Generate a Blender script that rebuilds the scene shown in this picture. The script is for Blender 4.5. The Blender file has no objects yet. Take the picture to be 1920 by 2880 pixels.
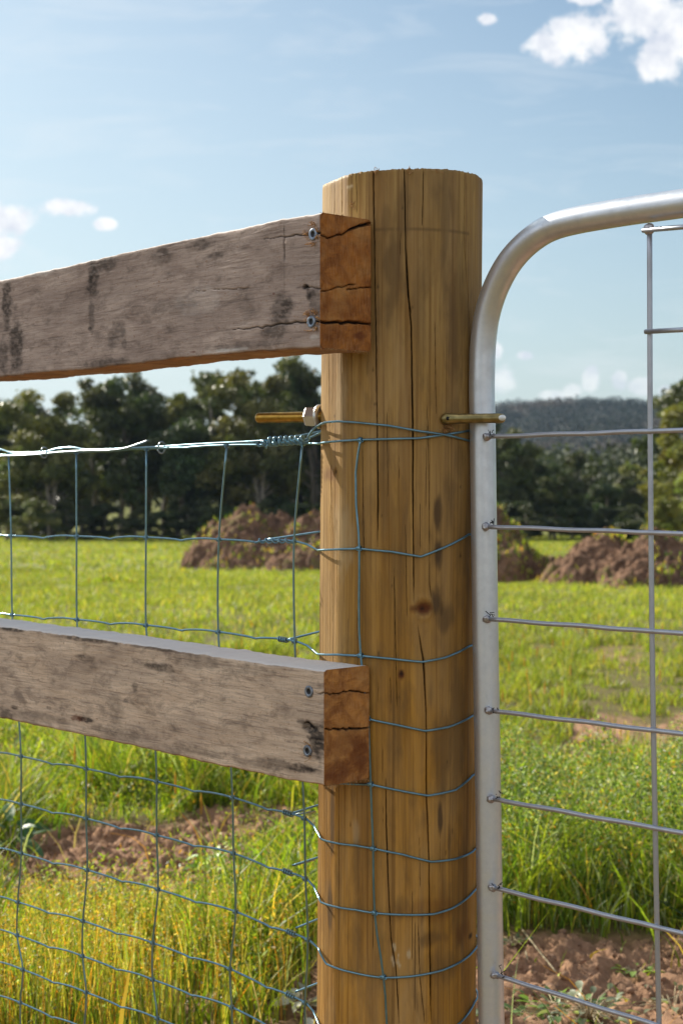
import bpy, math, random
import numpy as np
from mathutils import Vector
random.seed(7); rng = np.random.default_rng(7)
S = bpy.context.scene; COL = S.collection
R_ = math.radians
# ------------------------------------------------------------------ camera
EYE = 1.06; F = 4520.0; PITCH = math.atan(90/F)
cd = bpy.data.cameras.new('camera'); cam = bpy.data.objects.new('camera', cd); COL.objects.link(cam)
cam.location = (0, 0, EYE); cam.rotation_euler = (math.pi/2-PITCH, 0, 0)
cd.sensor_fit = 'VERTICAL'; cd.sensor_height = 22.3; cd.sensor_width = 14.87; cd.lens = 35.0
cd.clip_start = 0.05; cd.clip_end = 8000
cd.dof.use_dof = True; cd.dof.focus_distance = 1.86; cd.dof.aperture_fstop = 7.0
S.camera = cam
# ------------------------------------------------------------------ light
SUNH = np.array([-.679, .734]); SUNH /= np.linalg.norm(SUNH); ELEV = R_(30)
sv = Vector((SUNH[0]*math.cos(ELEV), SUNH[1]*math.cos(ELEV), math.sin(ELEV)))
sl = bpy.data.lights.new('sun', 'SUN'); sun = bpy.data.objects.new('sun', sl); COL.objects.link(sun)
sl.energy = 5.0; sl.angle = R_(0.5); sl.color = (1, .93, .80); sun.location = (-4, 5, 6)
sun.rotation_euler = sv.to_track_quat('Z', 'Y').to_euler()
S.view_settings.view_transform = 'Standard'; S.view_settings.look = 'None'
S.view_settings.exposure = 0.75; S.view_settings.gamma = 1
W = bpy.data.worlds.new('World'); S.world = W; W.use_nodes = True

class NT:
    """tiny node helper"""
    def __init__(s, tree): s.t = tree; s.t.nodes.clear()
    def n(s, typ, ins=None, **kw):
        nd = s.t.nodes.new(typ)
        for k, v in kw.items(): setattr(nd, k, v)
        for k, v in (ins or {}).items():
            sock = nd.inputs[k]
            if isinstance(v, bpy.types.NodeSocket): s.t.links.new(v, sock)
            elif isinstance(v, bpy.types.Node): s.t.links.new(v.outputs[0], sock)
            else:
                if sock.type == 'RGBA' and len(v) == 3: v = (*v, 1)
                sock.default_value = v
        return nd
    def math(s, op, a, b=0.0, clamp=False):
        return s.n('ShaderNodeMath', {0: a, 1: b}, operation=op, use_clamp=clamp).outputs[0]
    def mix(s, f, a, b, blend='MIX'):
        return s.n('ShaderNodeMixRGB', {0: f, 1: a, 2: b}, blend_type=blend).outputs[0]
    def ramp(s, f, stops, interp='LINEAR'):
        nd = s.n('ShaderNodeValToRGB', {0: f}); cr = nd.color_ramp; cr.interpolation = interp
        while len(cr.elements) < len(stops): cr.elements.new(.5)
        for e, (p, c) in zip(cr.elements, stops):
            e.position = p; e.color = (*c, 1) if len(c) == 3 else c
        return nd.outputs[0]
    def mrange(s, v, a, b, c=0.0, d=1.0, smooth=False):
        return s.n('ShaderNodeMapRange', {0: v, 1: a, 2: b, 3: c, 4: d}, interpolation_type='SMOOTHSTEP' if smooth else 'LINEAR').outputs[0]
    def noise(s, vec, scale, detail=3, rough=.55, dist=0.0):
        return s.n('ShaderNodeTexNoise', {'Vector': vec, 'Scale': scale, 'Detail': detail, 'Roughness': rough, 'Distortion': dist}).outputs[0]
    def scale(s, vec, xyz):
        return s.n('ShaderNodeMapping', {'Vector': vec, 'Scale': xyz}).outputs[0]

# sky : nishita + clouds fixed in world directions
w = NT(W.node_tree)
sky = w.n('ShaderNodeTexSky', sky_type='NISHITA', sun_disc=False, sun_elevation=ELEV,
          sun_rotation=math.atan2(SUNH[0], SUNH[1]), air_density=1.0, dust_density=1.6, ozone_density=1.6, altitude=50)
tc = w.n('ShaderNodeTexCoord').outputs['Generated']
sep = w.n('ShaderNodeSeparateXYZ', {0: tc})
yy = w.math('MAXIMUM', sep.outputs[1], .05)
U = w.math('DIVIDE', sep.outputs[0], yy); V = w.math('DIVIDE', sep.outputs[2], yy)
uv = w.n('ShaderNodeCombineXYZ', {0: U, 1: V}).outputs[0]
n1 = w.noise(uv, 38, 9, .68); n2 = w.noise(uv, 110, 8, .7)
nn = w.math('ADD', w.math('MULTIPLY', w.math('SUBTRACT', n1, .5), 2.6), w.math('MULTIPLY', w.math('SUBTRACT', n2, .5), 0.9))
def cloud(px, py, rx, ry):
    u0, v0 = (px-960)/F, (1350-py)/F
    a = w.math('MULTIPLY', w.math('SUBTRACT', U, u0), F/(rx*1.3))
    b = w.math('MULTIPLY', w.math('SUBTRACT', V, v0), F/(ry*1.3))
    return w.math('SUBTRACT', 1.0, w.math('SQRT', w.math('ADD', w.math('MULTIPLY', a, a), w.math('MULTIPLY', b, b))))
blobs = [(1555,135,80,50),(1635,112,80,70),(1590,100,70,50),(1800,60,130,80),(1900,100,120,110),(1850,165,75,70),(1760,30,80,50),(1366,62,26,17),(1640,0,70,24),
         (25,620,85,48),(190,590,75,26),(300,632,34,18),(10,700,70,40),
         (1412,1065,44,46),(1470,1000,26,14),(1660,1062,26,40),(1800,1090,40,26),(1560,1110,60,16),(1740,1075,22,32),(1390,990,22,26),(1600,1100,30,20),(1880,1100,40,20)]
acc = None
for b in blobs:
    c = cloud(*b); acc = c if acc is None else w.math('MAXIMUM', acc, c)
cm = w.mrange(w.math('ADD', acc, w.math('MULTIPLY', nn, .70)), .14, .56, 0, 1, True)
cm = w.math('MULTIPLY', cm, w.mrange(acc, -.35, .2, 0, 1, True))
cm = w.math('MULTIPLY', cm, w.mrange(V, .055, .10, .55, 1, True))
# thin cirrus wisps + pale haze low down
wis = w.noise(w.scale(uv, (1.2, 6.5, 1)), 7.0, 5, .62, .6)
wism = w.mrange(wis, .50, .78, 0, .30)
veil = w.mrange(V, -.02, .34, .68, .17)
veil = w.math('ADD', veil, w.mrange(U, .20, -.25, -.14, .14))
veil = w.math('MAXIMUM', veil, 0.0)
skc = w.mix(veil, w.mix(1.0, sky.outputs[0], (.90, 1.05, 1.10), 'MULTIPLY'), (7.0, 8.4, 9.2))
skc = w.mix(wism, skc, (9.2, 9.6, 9.9))
shade = w.mrange(w.noise(uv, 46, 5, .6), .38, .62)
skc = w.mix(w.math('MULTIPLY', cm, .93), skc, w.mix(shade, (7.6, 8.0, 9.0), (10.9, 10.9, 10.9)))
# bright cumulus added out of view behind and beside the camera to lift shade
bk = w.noise(w.scale(tc, (1, 1, 1.8)), 2.6, 6, .6, .3)
bkm = w.math('MULTIPLY', w.mrange(bk, .44, .56, 0, 1, True), w.mrange(sep.outputs[1], .35, -.15, 0, 1, True))
bkm = w.math('MULTIPLY', bkm, w.mrange(sep.outputs[2], .02, .12, 0, 1, True))
skc = w.mix(bkm, skc, (10.8, 10.7, 10.8))
bg = w.n('ShaderNodeBackground', {0: skc, 1: 0.059})
w.n('ShaderNodeOutputWorld', {0: bg})

# ------------------------------------------------------------------ geometry helpers
cp, sp_ = math.cos(PITCH), math.sin(PITCH)
def ray(px, py):
    x = (px-960)/F; y = -(py-1440)/F
    return np.array([x, cp + y*sp_, y*cp - sp_])
def at(px, py, Y):
    d = ray(px, py); return np.array([0, 0, EYE]) + d*(Y/d[1])
def hitplane(px, py, P, n):
    d = ray(px, py); t = (P[0]*n[0]+P[1]*n[1])/(d[0]*n[0]+d[1]*n[1])
    return np.array([0, 0, EYE]) + d*t
def H(ix, iy, iz, seed):
    h = (ix*374761393 + iy*668265263 + iz*2147483647 + seed*1274126177) & 0xffffffff
    h = ((h ^ (h >> 13))*1274126177) & 0xffffffff
    return ((h ^ (h >> 16)) & 0xffff)/65535.0
def vnoise(x, y, z=0.0, seed=0):
    x, y, z = np.broadcast_arrays(np.asarray(x, float), np.asarray(y, float), np.asarray(z, float))
    ix, iy, iz = np.floor(x).astype(np.int64), np.floor(y).astype(np.int64), np.floor(z).astype(np.int64)
    fx, fy, fz = x-ix, y-iy, z-iz
    fx = fx*fx*(3-2*fx); fy = fy*fy*(3-2*fy); fz = fz*fz*(3-2*fz)
    r = 0
    for a in (0, 1):
        for b in (0, 1):
            for c in (0, 1):
                r = r + H(ix+a, iy+b, iz+c, seed)*(fx if a else 1-fx)*(fy if b else 1-fy)*(fz if c else 1-fz)
    return r
def fbm(x, y, z=0.0, o=4, seed=0):
    r, a, t = 0, 1.0, 0
    for i in range(o):
        r = r + a*vnoise(np.asarray(x)*2**i, np.asarray(y)*2**i, np.asarray(z)*2**i, seed+i); t += a; a *= .55
    return r/t
def sstep(a, b, x):
    t = np.clip((np.asarray(x, float)-a)/(b-a), 0, 1); return t*t*(3-2*t)
def make_mesh(name, V, quads=None, tris=None, mats=(), smooth=True, attrs=None, midx=None):
    V = np.asarray(V, np.float32); loops = []; tot = []
    if quads is not None and len(quads): q = np.asarray(quads, np.int32); loops.append(q.ravel()); tot.append(np.full(len(q), 4))
    if tris is not None and len(tris): t = np.asarray(tris, np.int32); loops.append(t.ravel()); tot.append(np.full(len(t), 3))
    loops = np.concatenate(loops); tot = np.concatenate(tot).astype(np.int32)
    me = bpy.data.meshes.new(name); me.vertices.add(len(V)); me.vertices.foreach_set('co', V.ravel())
    me.loops.add(len(loops)); me.loops.foreach_set('vertex_index', loops)
    me.polygons.add(len(tot)); st = np.concatenate([[0], np.cumsum(tot)[:-1]]).astype(np.int32)
    me.polygons.foreach_set('loop_start', st); me.polygons.foreach_set('loop_total', tot)
    me.polygons.foreach_set('use_smooth', np.full(len(tot), smooth))
    for m in mats: me.materials.append(m)
    if midx is not None: me.polygons.foreach_set('material_index', np.asarray(midx, np.int32))
    for k, v in (attrs or {}).items():
        v = np.asarray(v, np.float32)
        if v.ndim == 1: a = me.attributes.new(k, 'FLOAT', 'POINT'); a.data.foreach_set('value', v)
        else:
            if v.shape[1] == 3: v = np.c_[v, np.ones(len(v), np.float32)]
            a = me.attributes.new(k, 'FLOAT_COLOR', 'POINT'); a.data.foreach_set('color', v.astype(np.float32).ravel())
    me.update(calc_edges=True); me.validate()
    return me
def tag(o, label=None, cat=None, group=None, kind=None):
    if label: o['label'] = label
    if cat: o['category'] = cat
    if group: o['group'] = group
    if kind: o['kind'] = kind
    return o
def empty(name, loc, **k):
    o = bpy.data.objects.new(name, None); COL.objects.link(o); o.location = loc; o.empty_display_size = .1
    return tag(o, **k)
def put(name, me, parent=None, origin=None):
    """link a mesh whose vertices are world coordinates; moves its origin"""
    o = bpy.data.objects.new(name, me); COL.objects.link(o)
    if parent is not None:
        base = np.array(parent.location); p = parent.parent
        while p is not None: base = base + np.array(p.location); p = p.parent
        o.parent = parent
    else: base = np.zeros(3)
    if origin is None: origin = base
    origin = np.array(origin, float)
    co = np.empty(len(me.vertices)*3, np.float32); me.vertices.foreach_get('co', co)
    me.vertices.foreach_set('co', (co.reshape(-1, 3)-origin).astype(np.float32).ravel())
    o.location = origin-base
    return o
def tube_np(P, r, seg=8, cap=True, off=0):
    P = np.asarray(P, float); n = len(P); r = np.broadcast_to(np.asarray(r, float), (n,))
    T = np.gradient(P, axis=0); T /= np.linalg.norm(T, axis=1)[:, None]+1e-12
    up = np.array([0, 0, 1.]) if abs(T[0][2]) < .9 else np.array([1., 0, 0])
    N = np.cross(T[0], up); N /= np.linalg.norm(N); Ns = [N]
    for i in range(1, n):
        N = Ns[-1]-T[i]*np.dot(Ns[-1], T[i]); N /= np.linalg.norm(N)+1e-12; Ns.append(N)
    Ns = np.array(Ns); B = np.cross(T, Ns)
    a = np.arange(seg)*2*np.pi/seg
    V = P[:, None]+r[:, None, None]*(Ns[:, None]*np.cos(a)[None, :, None]+B[:, None]*np.sin(a)[None, :, None])
    V = V.reshape(-1, 3); i = np.arange(n-1)[:, None]*seg; j = np.arange(seg)[None]; k = (j+1) % seg
    Q = np.stack([i+j, i+k, i+seg+k, i+seg+j], -1).reshape(-1, 4)
    Tt = []
    if cap:
        V = np.r_[V, [P[0], P[-1]]]; c0, c1 = n*seg, n*seg+1
        jj = np.arange(seg); kk = (jj+1) % seg
        Tt = np.r_[np.stack([kk, jj, np.full(seg, c0)], -1), np.stack([(n-1)*seg+jj, (n-1)*seg+kk, np.full(seg, c1)], -1)]+off
    return V, Q+off, (Tt if cap else np.zeros((0, 3), int))
def tubes(name, paths, mat, seg=8, attrs=None):
    Vs, Qs, Ts, off = [], [], [], 0
    for P, r in paths:
        V, Q, T = tube_np(P, r, seg, True, off); Vs.append(V); Qs.append(Q); Ts.append(T); off += len(V)
    return make_mesh(name, np.concatenate(Vs), np.concatenate(Qs), np.concatenate(Ts), [mat])
def catmull(P, k=6):
    P = np.asarray(P, float); Q = np.r_[[2*P[0]-P[1]], P, [2*P[-1]-P[-2]]]; out = []
    for i in range(1, len(Q)-2):
        t = np.linspace(0, 1, k, endpoint=False)[:, None]
        a, b, c, d = Q[i-1], Q[i], Q[i+1], Q[i+2]
        out.append(.5*((2*b)+(c-a)*t+(2*a-5*b+4*c-d)*t*t+(-a+3*b-3*c+d)*t**3))
    return np.r_[np.concatenate(out), [P[-1]]]

# ------------------------------------------------------------------ materials
def mat(name):
    m = bpy.data.materials.new(name); m.use_nodes = True; return m, NT(m.node_tree)
def out(t, bsdf): t.n('ShaderNodeOutputMaterial', {0: bsdf})
def pbsdf(t, col, rough=.7, metal=0.0, bump=None, bstr=.3, bdist=.001, spec=.5, **k):
    ins = {'Base Color': col, 'Roughness': rough, 'Metallic': metal, 'Specular IOR Level': spec}
    if bump is not None: ins['Normal'] = t.n('ShaderNodeBump', {'Height': bump, 'Strength': bstr, 'Distance': bdist}).outputs[0]
    ins.update(k); return t.n('ShaderNodeBsdfPrincipled', ins)
def attr(t, name, o='Color'): return t.n('ShaderNodeAttribute', attribute_name=name).outputs[o]

def post_material():
    m, t = mat('treated_pine')
    oc = t.n('ShaderNodeTexCoord').outputs['Object']
    g1 = t.noise(t.scale(oc, (42, 42, 1.6)), 1, 5, .6, .3)
    g2 = t.noise(t.scale(oc, (260, 260, 7)), 1, 4, .6)
    big = t.noise(t.scale(oc, (16, 16, 3.0)), 1, 4, .6, .5)
    mid = t.noise(t.scale(oc, (60, 60, 22)), 1, 3, .6)
    zz = t.n('ShaderNodeSeparateXYZ', {0: oc}).outputs[2]
    hi = t.mrange(zz, .75, 1.32, 0, 1)
    base = t.mix(hi, (.58, .285, .040), (.47, .30, .10))
    base = t.mix(t.mrange(g1, .36, .62), t.mix(.72, base, (.19, .083, .014), 'MIX'), base)
    base = t.mix(t.mrange(g2, .38, .68, 0, .5), base, (.19, .085, .018))
    base = t.mix(t.mrange(big, .40, .72, 0, .6), base, (.47, .32, .15))
    base = t.mix(t.mrange(mid, .52, .75, 0, .38), base, (.11, .07, .035))
    base = t.mix(t.mrange(t.noise(t.scale(oc, (26, 26, 4)), 1, 5, .65, 1.0), .56, .70, 0, .45), base, (.13, .075, .035))
    base = t.mix(t.mrange(t.noise(t.scale(oc, (330, 330, 2.2)), 1, 3, .55), .57, .66, 0, .55), base, (.15, .065, .014))
    base = t.mix(t.mrange(t.noise(t.scale(oc, (150, 150, 1.1)), 1, 4, .6), .60, .66, 0, .5), base, (.12, .055, .015))
    base = t.mix(t.mrange(t.noise(t.scale(oc, (9, 9, 2.2)), 1, 4, .6), .42, .62, 0, .35), base, (.20, .115, .035))
    base = t.mix(attr(t, 'grey', 'Fac'), base, (.10, .058, .026))
    base = t.mix(attr(t, 'knot', 'Fac'), base, (.12, .035, .010))
    base = t.mix(attr(t, 'dark', 'Fac'), base, (.018, .010, .006))
    base = t.mix(attr(t, 'pale', 'Fac'), base, (.55, .43, .26))
    h = t.math('ADD', t.math('MULTIPLY', g2, .7), t.math('MULTIPLY', t.noise(t.scale(oc, (700, 700, 60)), 1, 2), .5))
    out(t, pbsdf(t, base, t.mrange(g1, .2, .8, .5, .75), bump=h, bstr=.6, bdist=.0014, spec=.2)); return m
def rail_material(name, base_a, base_b, endc):
    m, t = mat(name)
    oc = attr(t, 'suv', 'Vector')      # x along the board, y up the face, z around
    g1 = t.noise(t.scale(oc, (14, 190, 60)), 1, 5, .62, .6)
    g2 = t.noise(t.scale(oc, (60, 620, 200)), 1, 3, .6)
    st = t.noise(t.scale(oc, (9, 22, 22)), 1, 5, .65, .8)
    sp = t.noise(t.scale(oc, (170, 260, 220)), 1, 3, .6)
    saw = t.noise(t.scale(oc, (260, 60, 60)), 1, 4, .65, 1.2)
    c = t.mix(t.mrange(st, .3, .68), base_a, base_b)
    c = t.mix(t.mrange(g1, .42, .75, 0, .42), c, (.17, .125, .11))
    c = t.mix(t.mrange(g2, .5, .8, 0, .35), c, (.52, .45, .40))
    c = t.mix(t.mrange(sp, .60, .74, 0, .7), c, (.26, .11, .035))
    c = t.mix(t.mrange(t.noise(t.scale(oc, (26, 60, 30)), 1, 5, .7), .56, .74, 0, .6), c, (.075, .062, .055))
    c = t.mix(t.mrange(saw, .50, .75, 0, .14), c, (.13, .095, .08))
    c = t.mix(t.mrange(t.noise(t.scale(oc, (20, 36, 20)), 1, 6, .72, .5), .52, .66, 0, .55), c, (.12, .088, .072))
    c = t.mix(t.mrange(t.noise(t.scale(oc, (18, 420, 200)), 1, 4, .6, .8), .54, .66, 0, .5), c, (.12, .085, .07))
    c = t.mix(t.mrange(t.noise(t.scale(oc, (5, 14, 20)), 1, 4, .6, .8), .42, .60, 0, .35), c, (.16, .115, .10))
    c = t.mix(attr(t, 'grey', 'Fac'), c, (.04, .031, .027))
    # end grain
    e1 = t.n('ShaderNodeTexWave', {'Vector': t.n('ShaderNodeVectorMath', {0: oc, 1: (0, .25, .18)}, operation='ADD').outputs[0], 'Scale': 17, 'Distortion': 5, 'Detail': 4, 'Detail Scale': 3}, wave_type='RINGS', rings_direction='X').outputs[1]
    saw2 = t.noise(t.n('ShaderNodeMapping', {'Vector': oc, 'Rotation': (.5, 0, 0), 'Scale': (1, 60, 700)}).outputs[0], 1, 3, .6)
    ec = t.mix(t.mrange(e1, .1, .9, 0, .35), endc, (.20, .065, .014))
    ec = t.mix(t.mrange(t.noise(oc, 30, 6, .7, 1.2), .42, .58), t.mix(.72, ec, (.17, .052, .012)), ec)
    ec = t.mix(t.mrange(t.noise(oc, 24, 3, .6), .5, .72, 0, .55), ec, (.52, .27, .085))
    ec = t.mix(t.mrange(saw2, .42, .68, 0, .30), ec, (.58, .33, .16))
    ec = t.mix(t.mrange(t.noise(oc, 300, 3, .7), .62, .8, 0, .5), ec, (.09, .03, .01))
    c = t.mix(attr(t, 'endg_bounce', 'Fac'), c, ec)
    c = t.mix(attr(t, 'knot', 'Fac'), c, (.13, .035, .012))
    c = t.mix(attr(t, 'pale', 'Fac'), c, (.68, .65, .63))
    c = t.mix(attr(t, 'dark', 'Fac'), c, (.012, .009, .009))
    h = t.math('ADD', t.math('MULTIPLY', g2, .8), t.math('ADD', t.math('MULTIPLY', g1, .9), t.math('MULTIPLY', saw, .5)))
    h = t.math('ADD', h, t.math('MULTIPLY', t.math('ADD', saw2, sp), t.math('MULTIPLY', attr(t, 'endg_bounce', 'Fac'), .6)))
    out(t, pbsdf(t, c, .85, bump=h, bstr=.42, bdist=.0012, spec=.25)); return m
def galv_material(name, col, rough, dirt=.35, metal=.92):
    m, t = mat(name); oc = t.n('ShaderNodeTexCoord').outputs['Object']
    a = t.noise(oc, 60, 4, .6); b = t.noise(oc, 420, 3, .6); c = t.noise(t.scale(oc, (90, 90, 14)), 1, 4, .7)
    cc = t.mix(t.mrange(a, .35, .7, 0, .5), col, tuple(x*.72 for x in col))
    cc = t.mix(t.mrange(c, .66, .74, 0, dirt), cc, (.07, .065, .06))
    cc = t.mix(t.mrange(b, .66, .8, 0, dirt*.8), cc, (.12, .11, .10))
    out(t, pbsdf(t, cc, t.mrange(a, .2, .8, rough-.08, rough+.12), metal, bump=t.math('ADD', b, a), bstr=.08, bdist=.0006)); return m
def simple(name, col, rough, metal=0., nscale=80, dark=.6, bstr=.2):
    m, t = mat(name); oc = t.n('ShaderNodeTexCoord').outputs['Object']; a = t.noise(oc, nscale, 4)
    out(t, pbsdf(t, t.mix(t.mrange(a, .35, .7), tuple(x*dark for x in col), col), rough, metal, bump=a, bstr=bstr, bdist=.0005)); return m

M_post = post_material()
M_rail = rail_material('weathered_hardwood', (.36, .27, .23), (.60, .475, .41), (.40, .145, .025))
M_rail2 = rail_material('weathered_tan_hardwood', (.57, .42, .30), (.84, .66, .50), (.50, .215, .05))
M_galv = galv_material('galvanised_pipe', (.74, .77, .82), .36, .25, .80)
M_rod = galv_material('galvanised_rod', (.50, .52, .58), .38, .5, .8)
M_weld = simple('weld_metal', (.62, .62, .66), .38, .8, 240, .5)
M_wire = simple('fence_wire_zinc', (.20, .36, .46), .28, .85, 90, .75)
M_wire2 = simple('plain_wire_zinc', (.28, .35, .38), .32, .85, 90, .75)
M_brass = simple('yellow_passivated_steel', (.60, .36, .075), .30, .9, 140, .6)
M_brass2 = simple('olive_passivated_steel', (.40, .32, .14), .33, .9, 110, .55)
M_nut = simple('zinc_nut', (.80, .81, .80), .3, .75, 100, .8)
M_screw = simple('blue_coated_screw', (.30, .34, .42), .38, .7, 200, .5)
M_hole = simple('screw_recess', (.012, .013, .018), .6, .3)
M_shav = simple('wood_shaving', (.50, .26, .09), .8, 0, 200, .5)

# ------------------------------------------------------------------ ground shape
def soil_mask(x, y):
    """1 where bare soil shows near the fence"""
    n = fbm(x*3.2+7, y*3.2, 0, 4, 11)-.5
    def ell(cx, cy, a, b, rot=0):
        c, s = math.cos(rot), math.sin(rot); dx, dy = x-cx, y-cy
        return 1-np.sqrt(((dx*c+dy*s)/a)**2+((-dx*s+dy*c)/b)**2)
    m = np.maximum(ell(.85, 3.50, 1.0, .62, -.25), ell(-.68, 4.9, .46, .75, 0))
    m = np.maximum(m, ell(-.30, 5.6, .32, .42)); m = np.maximum(m, ell(-.12, 3.08, .26, .26))
    m = np.maximum(m, ell(-1.6, 4.0, .6, .5))
    m = np.maximum(m, ell(.9, 2.3, 3.0, .9))
    m = np.maximum(m, ell(.95, 6.4, .22, .16)); m = np.maximum(m, ell(-.55, 8.8, .3, .5)*.8)
    m = np.maximum(m, (fbm(x*1.5+2, y*1.0, 0, 4, 12)-.60)*2.6*sstep(4.5, 5.5, y)-.02)
    return sstep(.0, .22, m+n*.75)
def gz0(x, y):
    x = np.asarray(x, float); y = np.asarray(y, float)
    z = -.025*np.clip(y, -20, 105) - .02*np.clip(y-105, 0, 100)*0
    z = z + .25*(fbm(x*.05+3, y*.05, 0, 3, 5)-.5)*sstep(8, 40, y)
    z = z + .10*(fbm(x*.45, y*.45, 0, 3, 6)-.5)*sstep(2.5, 5, y)
    return z
def gz(x, y):
    z = gz0(x, y); s = soil_mask(x, y); near = 1-sstep(7, 12, y)
    cl = fbm(x*14, y*14, 0, 3, 21); cl2 = vnoise(x*38, y*38, 0, 22); cl3 = vnoise(x*80, y*80, 0, 23)
    z = z + s*near*(.030*sstep(.35, .75, cl)+.020*sstep(.4, .65, cl2)+.012*sstep(.35,.6,cl3)-.03) + (1-s)*.012*cl
    return z
def graded(lo, hi, dlo, dhi, step, grow):
    a = list(np.arange(dlo, dhi, step)); s = step
    x = a[-1]
    while x < hi: s *= grow; x += s; a.append(x)
    s = step; x = a[0]; b = []
    while x > lo: s *= grow; x -= s; b.append(x)
    return np.array(b[::-1]+a)
gx = graded(-1800, 1800, -1.15, 1.35, .0125, 1.055); gy = graded(-300, 2600, 2.7, 5.6, .0115, 1.04)
GX, GY = np.meshgrid(gx, gy); GZ = gz(GX, GY)
nx, ny = len(gx), len(gy)
Vg = np.stack([GX, GY, GZ], -1).reshape(-1, 3)
ii = (np.arange(ny-1)[:, None]*nx+np.arange(nx-1)[None]).ravel()
Qg = np.stack([ii, ii+1, ii+nx+1, ii+nx], -1)
def ground_material():
    m, t = mat('paddock_ground'); ge = t.n('ShaderNodeNewGeometry').outputs['Position']
    s = attr(t, 'soil', 'Fac')
    a = t.noise(ge, 22, 5, .65); b = t.noise(ge, 130, 4, .6); c = t.noise(ge, .35, 4, .6); d = t.noise(ge, 2.2, 4, .65)
    soil = t.mix(t.mrange(a, .3, .7), (.17, .095, .055), (.37, .215, .13))
    soil = t.mix(t.mrange(b, .5, .75, 0, .4), soil, (.45, .30, .20))
    soil = t.mix(t.mrange(t.noise(ge, 60, 3), .62, .72, 0, .55), soil, (.12, .06, .032))
    gr = t.mix(t.mrange(d, .3, .7), (.11, .13, .028), (.21, .235, .045))
    gr = t.mix(t.mrange(c, .35, .7, 0, .6), gr, (.30, .29, .085))
    gr = t.mix(t.mrange(b, .45, .75, 0, .5), gr, (.10, .075, .03))
    far = t.mrange(t.n('ShaderNodeSeparateXYZ', {0: ge}).outputs[1], 8, 30)
    nearg = t.mix(t.mrange(a, .3, .7), (.085, .06, .025), (.14, .12, .04))
    gr = t.mix(far, nearg, gr)
    h = t.math('ADD', a, t.math('MULTIPLY', b, .5))
    out(t, pbsdf(t, t.mix(s, gr, soil), .95, bump=h, bstr=.7, bdist=.008, spec=.15)); return m
ground = put('ground', make_mesh('ground', Vg, Qg, None, [ground_material()], True,
             {'soil': (soil_mask(GX, GY)*(1-sstep(10, 16, GY))).ravel()}), origin=(0, 0, 0))
tag(ground, 'grassy paddock ground with patches of bare pinkish brown soil', 'ground', kind='structure')

# ------------------------------------------------------------------ post
C0 = np.array([.0722, 1.92]); RP = .095; ZT = EYE+.352
def pc(z):   # leaning axis
    return np.array([C0[0]+.0066*(np.asarray(z)-ZT), C0[1]+0*np.asarray(z)])
def hitpost(px, py, off=0.0):
    """(theta, z) on the near side of the post; theta 0 faces the camera, + to the right"""
    d = ray(px, py); z = EYE
    for _ in range(4):
        c = pc(z); R = RP+off; a = d[0]**2+d[1]**2; b = -2*(d[0]*c[0]+d[1]*c[1]); cc = c@c-R*R
        disc = b*b-4*a*cc; t = (-b-math.sqrt(max(disc, 0)))/(2*a); z = EYE+d[2]*t
    p = np.array([0, 0, EYE])+d*t
    return math.atan2(p[0]-c[0], -(p[1]-c[1])), z
def onpost(th, z, off=0.0):
    c = pc(z); R = RP+off
    return np.stack([c[0]+R*np.sin(th), c[1]-R*np.cos(th), np.asarray(z)+0*np.asarray(th)], -1)
ths = np.concatenate([np.linspace(-1.75, 1.75, 760, endpoint=False), np.linspace(1.75, 2*np.pi-1.75, 160, endpoint=False)])
zs = np.linspace(-.12, ZT, 520); TH, ZZ = np.meshgrid(ths, zs)
dr = np.zeros_like(TH); dark = np.zeros_like(TH); grey = np.zeros_like(TH); knot = np.zeros_like(TH); pale = np.zeros_like(TH)
ct, stn = np.cos(TH), np.sin(TH)
dr += .0016*(fbm(ct*3, stn*3, ZZ*1.4, 3, 31)-.5)*2
dr += .0007*(fbm(ct*40, stn*40, ZZ*3, 3, 32)-.5)
# left facet of the pole, shaped to widen and brighten its sunlit strip
fa = np.abs(TH+1.12); dr -= .72*np.where(fa < .37, RP-RP*np.cos(.37)/np.cos(np.minimum(fa, .37)), 0)*1.0
dr += .0009*(vnoise(ct*2.2+TH*0, stn*8, ZZ*2.2, 33)-.5)
def crack(pts, wid, dep, seed=0):
    global dr, dark
    tz = np.array([hitpost(*p) for p in pts]); o = np.argsort(tz[:, 1]); tz = tz[o]
    th0 = np.interp(ZZ, tz[:, 1], tz[:, 0]) + (.0035*(vnoise(ZZ*18, 0*ZZ, 0, seed+3)-.5) + .0015*(vnoise(ZZ*120, 0*ZZ, 0, seed)-.5))*2
    inr = (ZZ >= tz[0, 1]) & (ZZ <= tz[-1, 1])
    tt = np.clip((ZZ-tz[0, 1])/(tz[-1, 1]-tz[0, 1]), 0, 1)
    env = np.minimum(1, np.minimum(tt, 1-tt)*9+.15)*inr
    if tz[-1, 1] > ZT-.02: env = np.where(tt > .5, 1.0, env)*inr
    w_ = wid*env*(.65+.7*vnoise(ZZ*14, 0*ZZ, 0, seed+9))/RP + 1e-6
    x = np.abs(TH-th0)/(w_*.5); prof = np.clip(1-x, 0, 1)
    prof = np.where(inr, prof, 0)
    dr -= dep*np.minimum(1, prof*1.8)*env; dark[:] = np.maximum(dark, np.minimum(.9, prof*2.2)*np.minimum(1, env*1.4))
crack([(1049,480),(1051,640),(1055,900),(1059,1170),(1062,1400),(1061,1540)], .0016, .007, 1)
crack([(1137,480),(1140,700),(1147,830),(1158,890)], .0012, .006, 2)
crack([(1144,700),(1150,850),(1156,920),(1161,1240),(1163,1700)], .0019, .008, 3)
crack([(1190,483),(1189,560),(1186,640)], .0009, .004, 4)
crack([(1303,495),(1305,700),(1318,900),(1322,1150)], .0008, .004, 5)
crack([(1203,1180),(1207,1400),(1208,1640),(1215,1700)], .0010, .005, 6)
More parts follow.
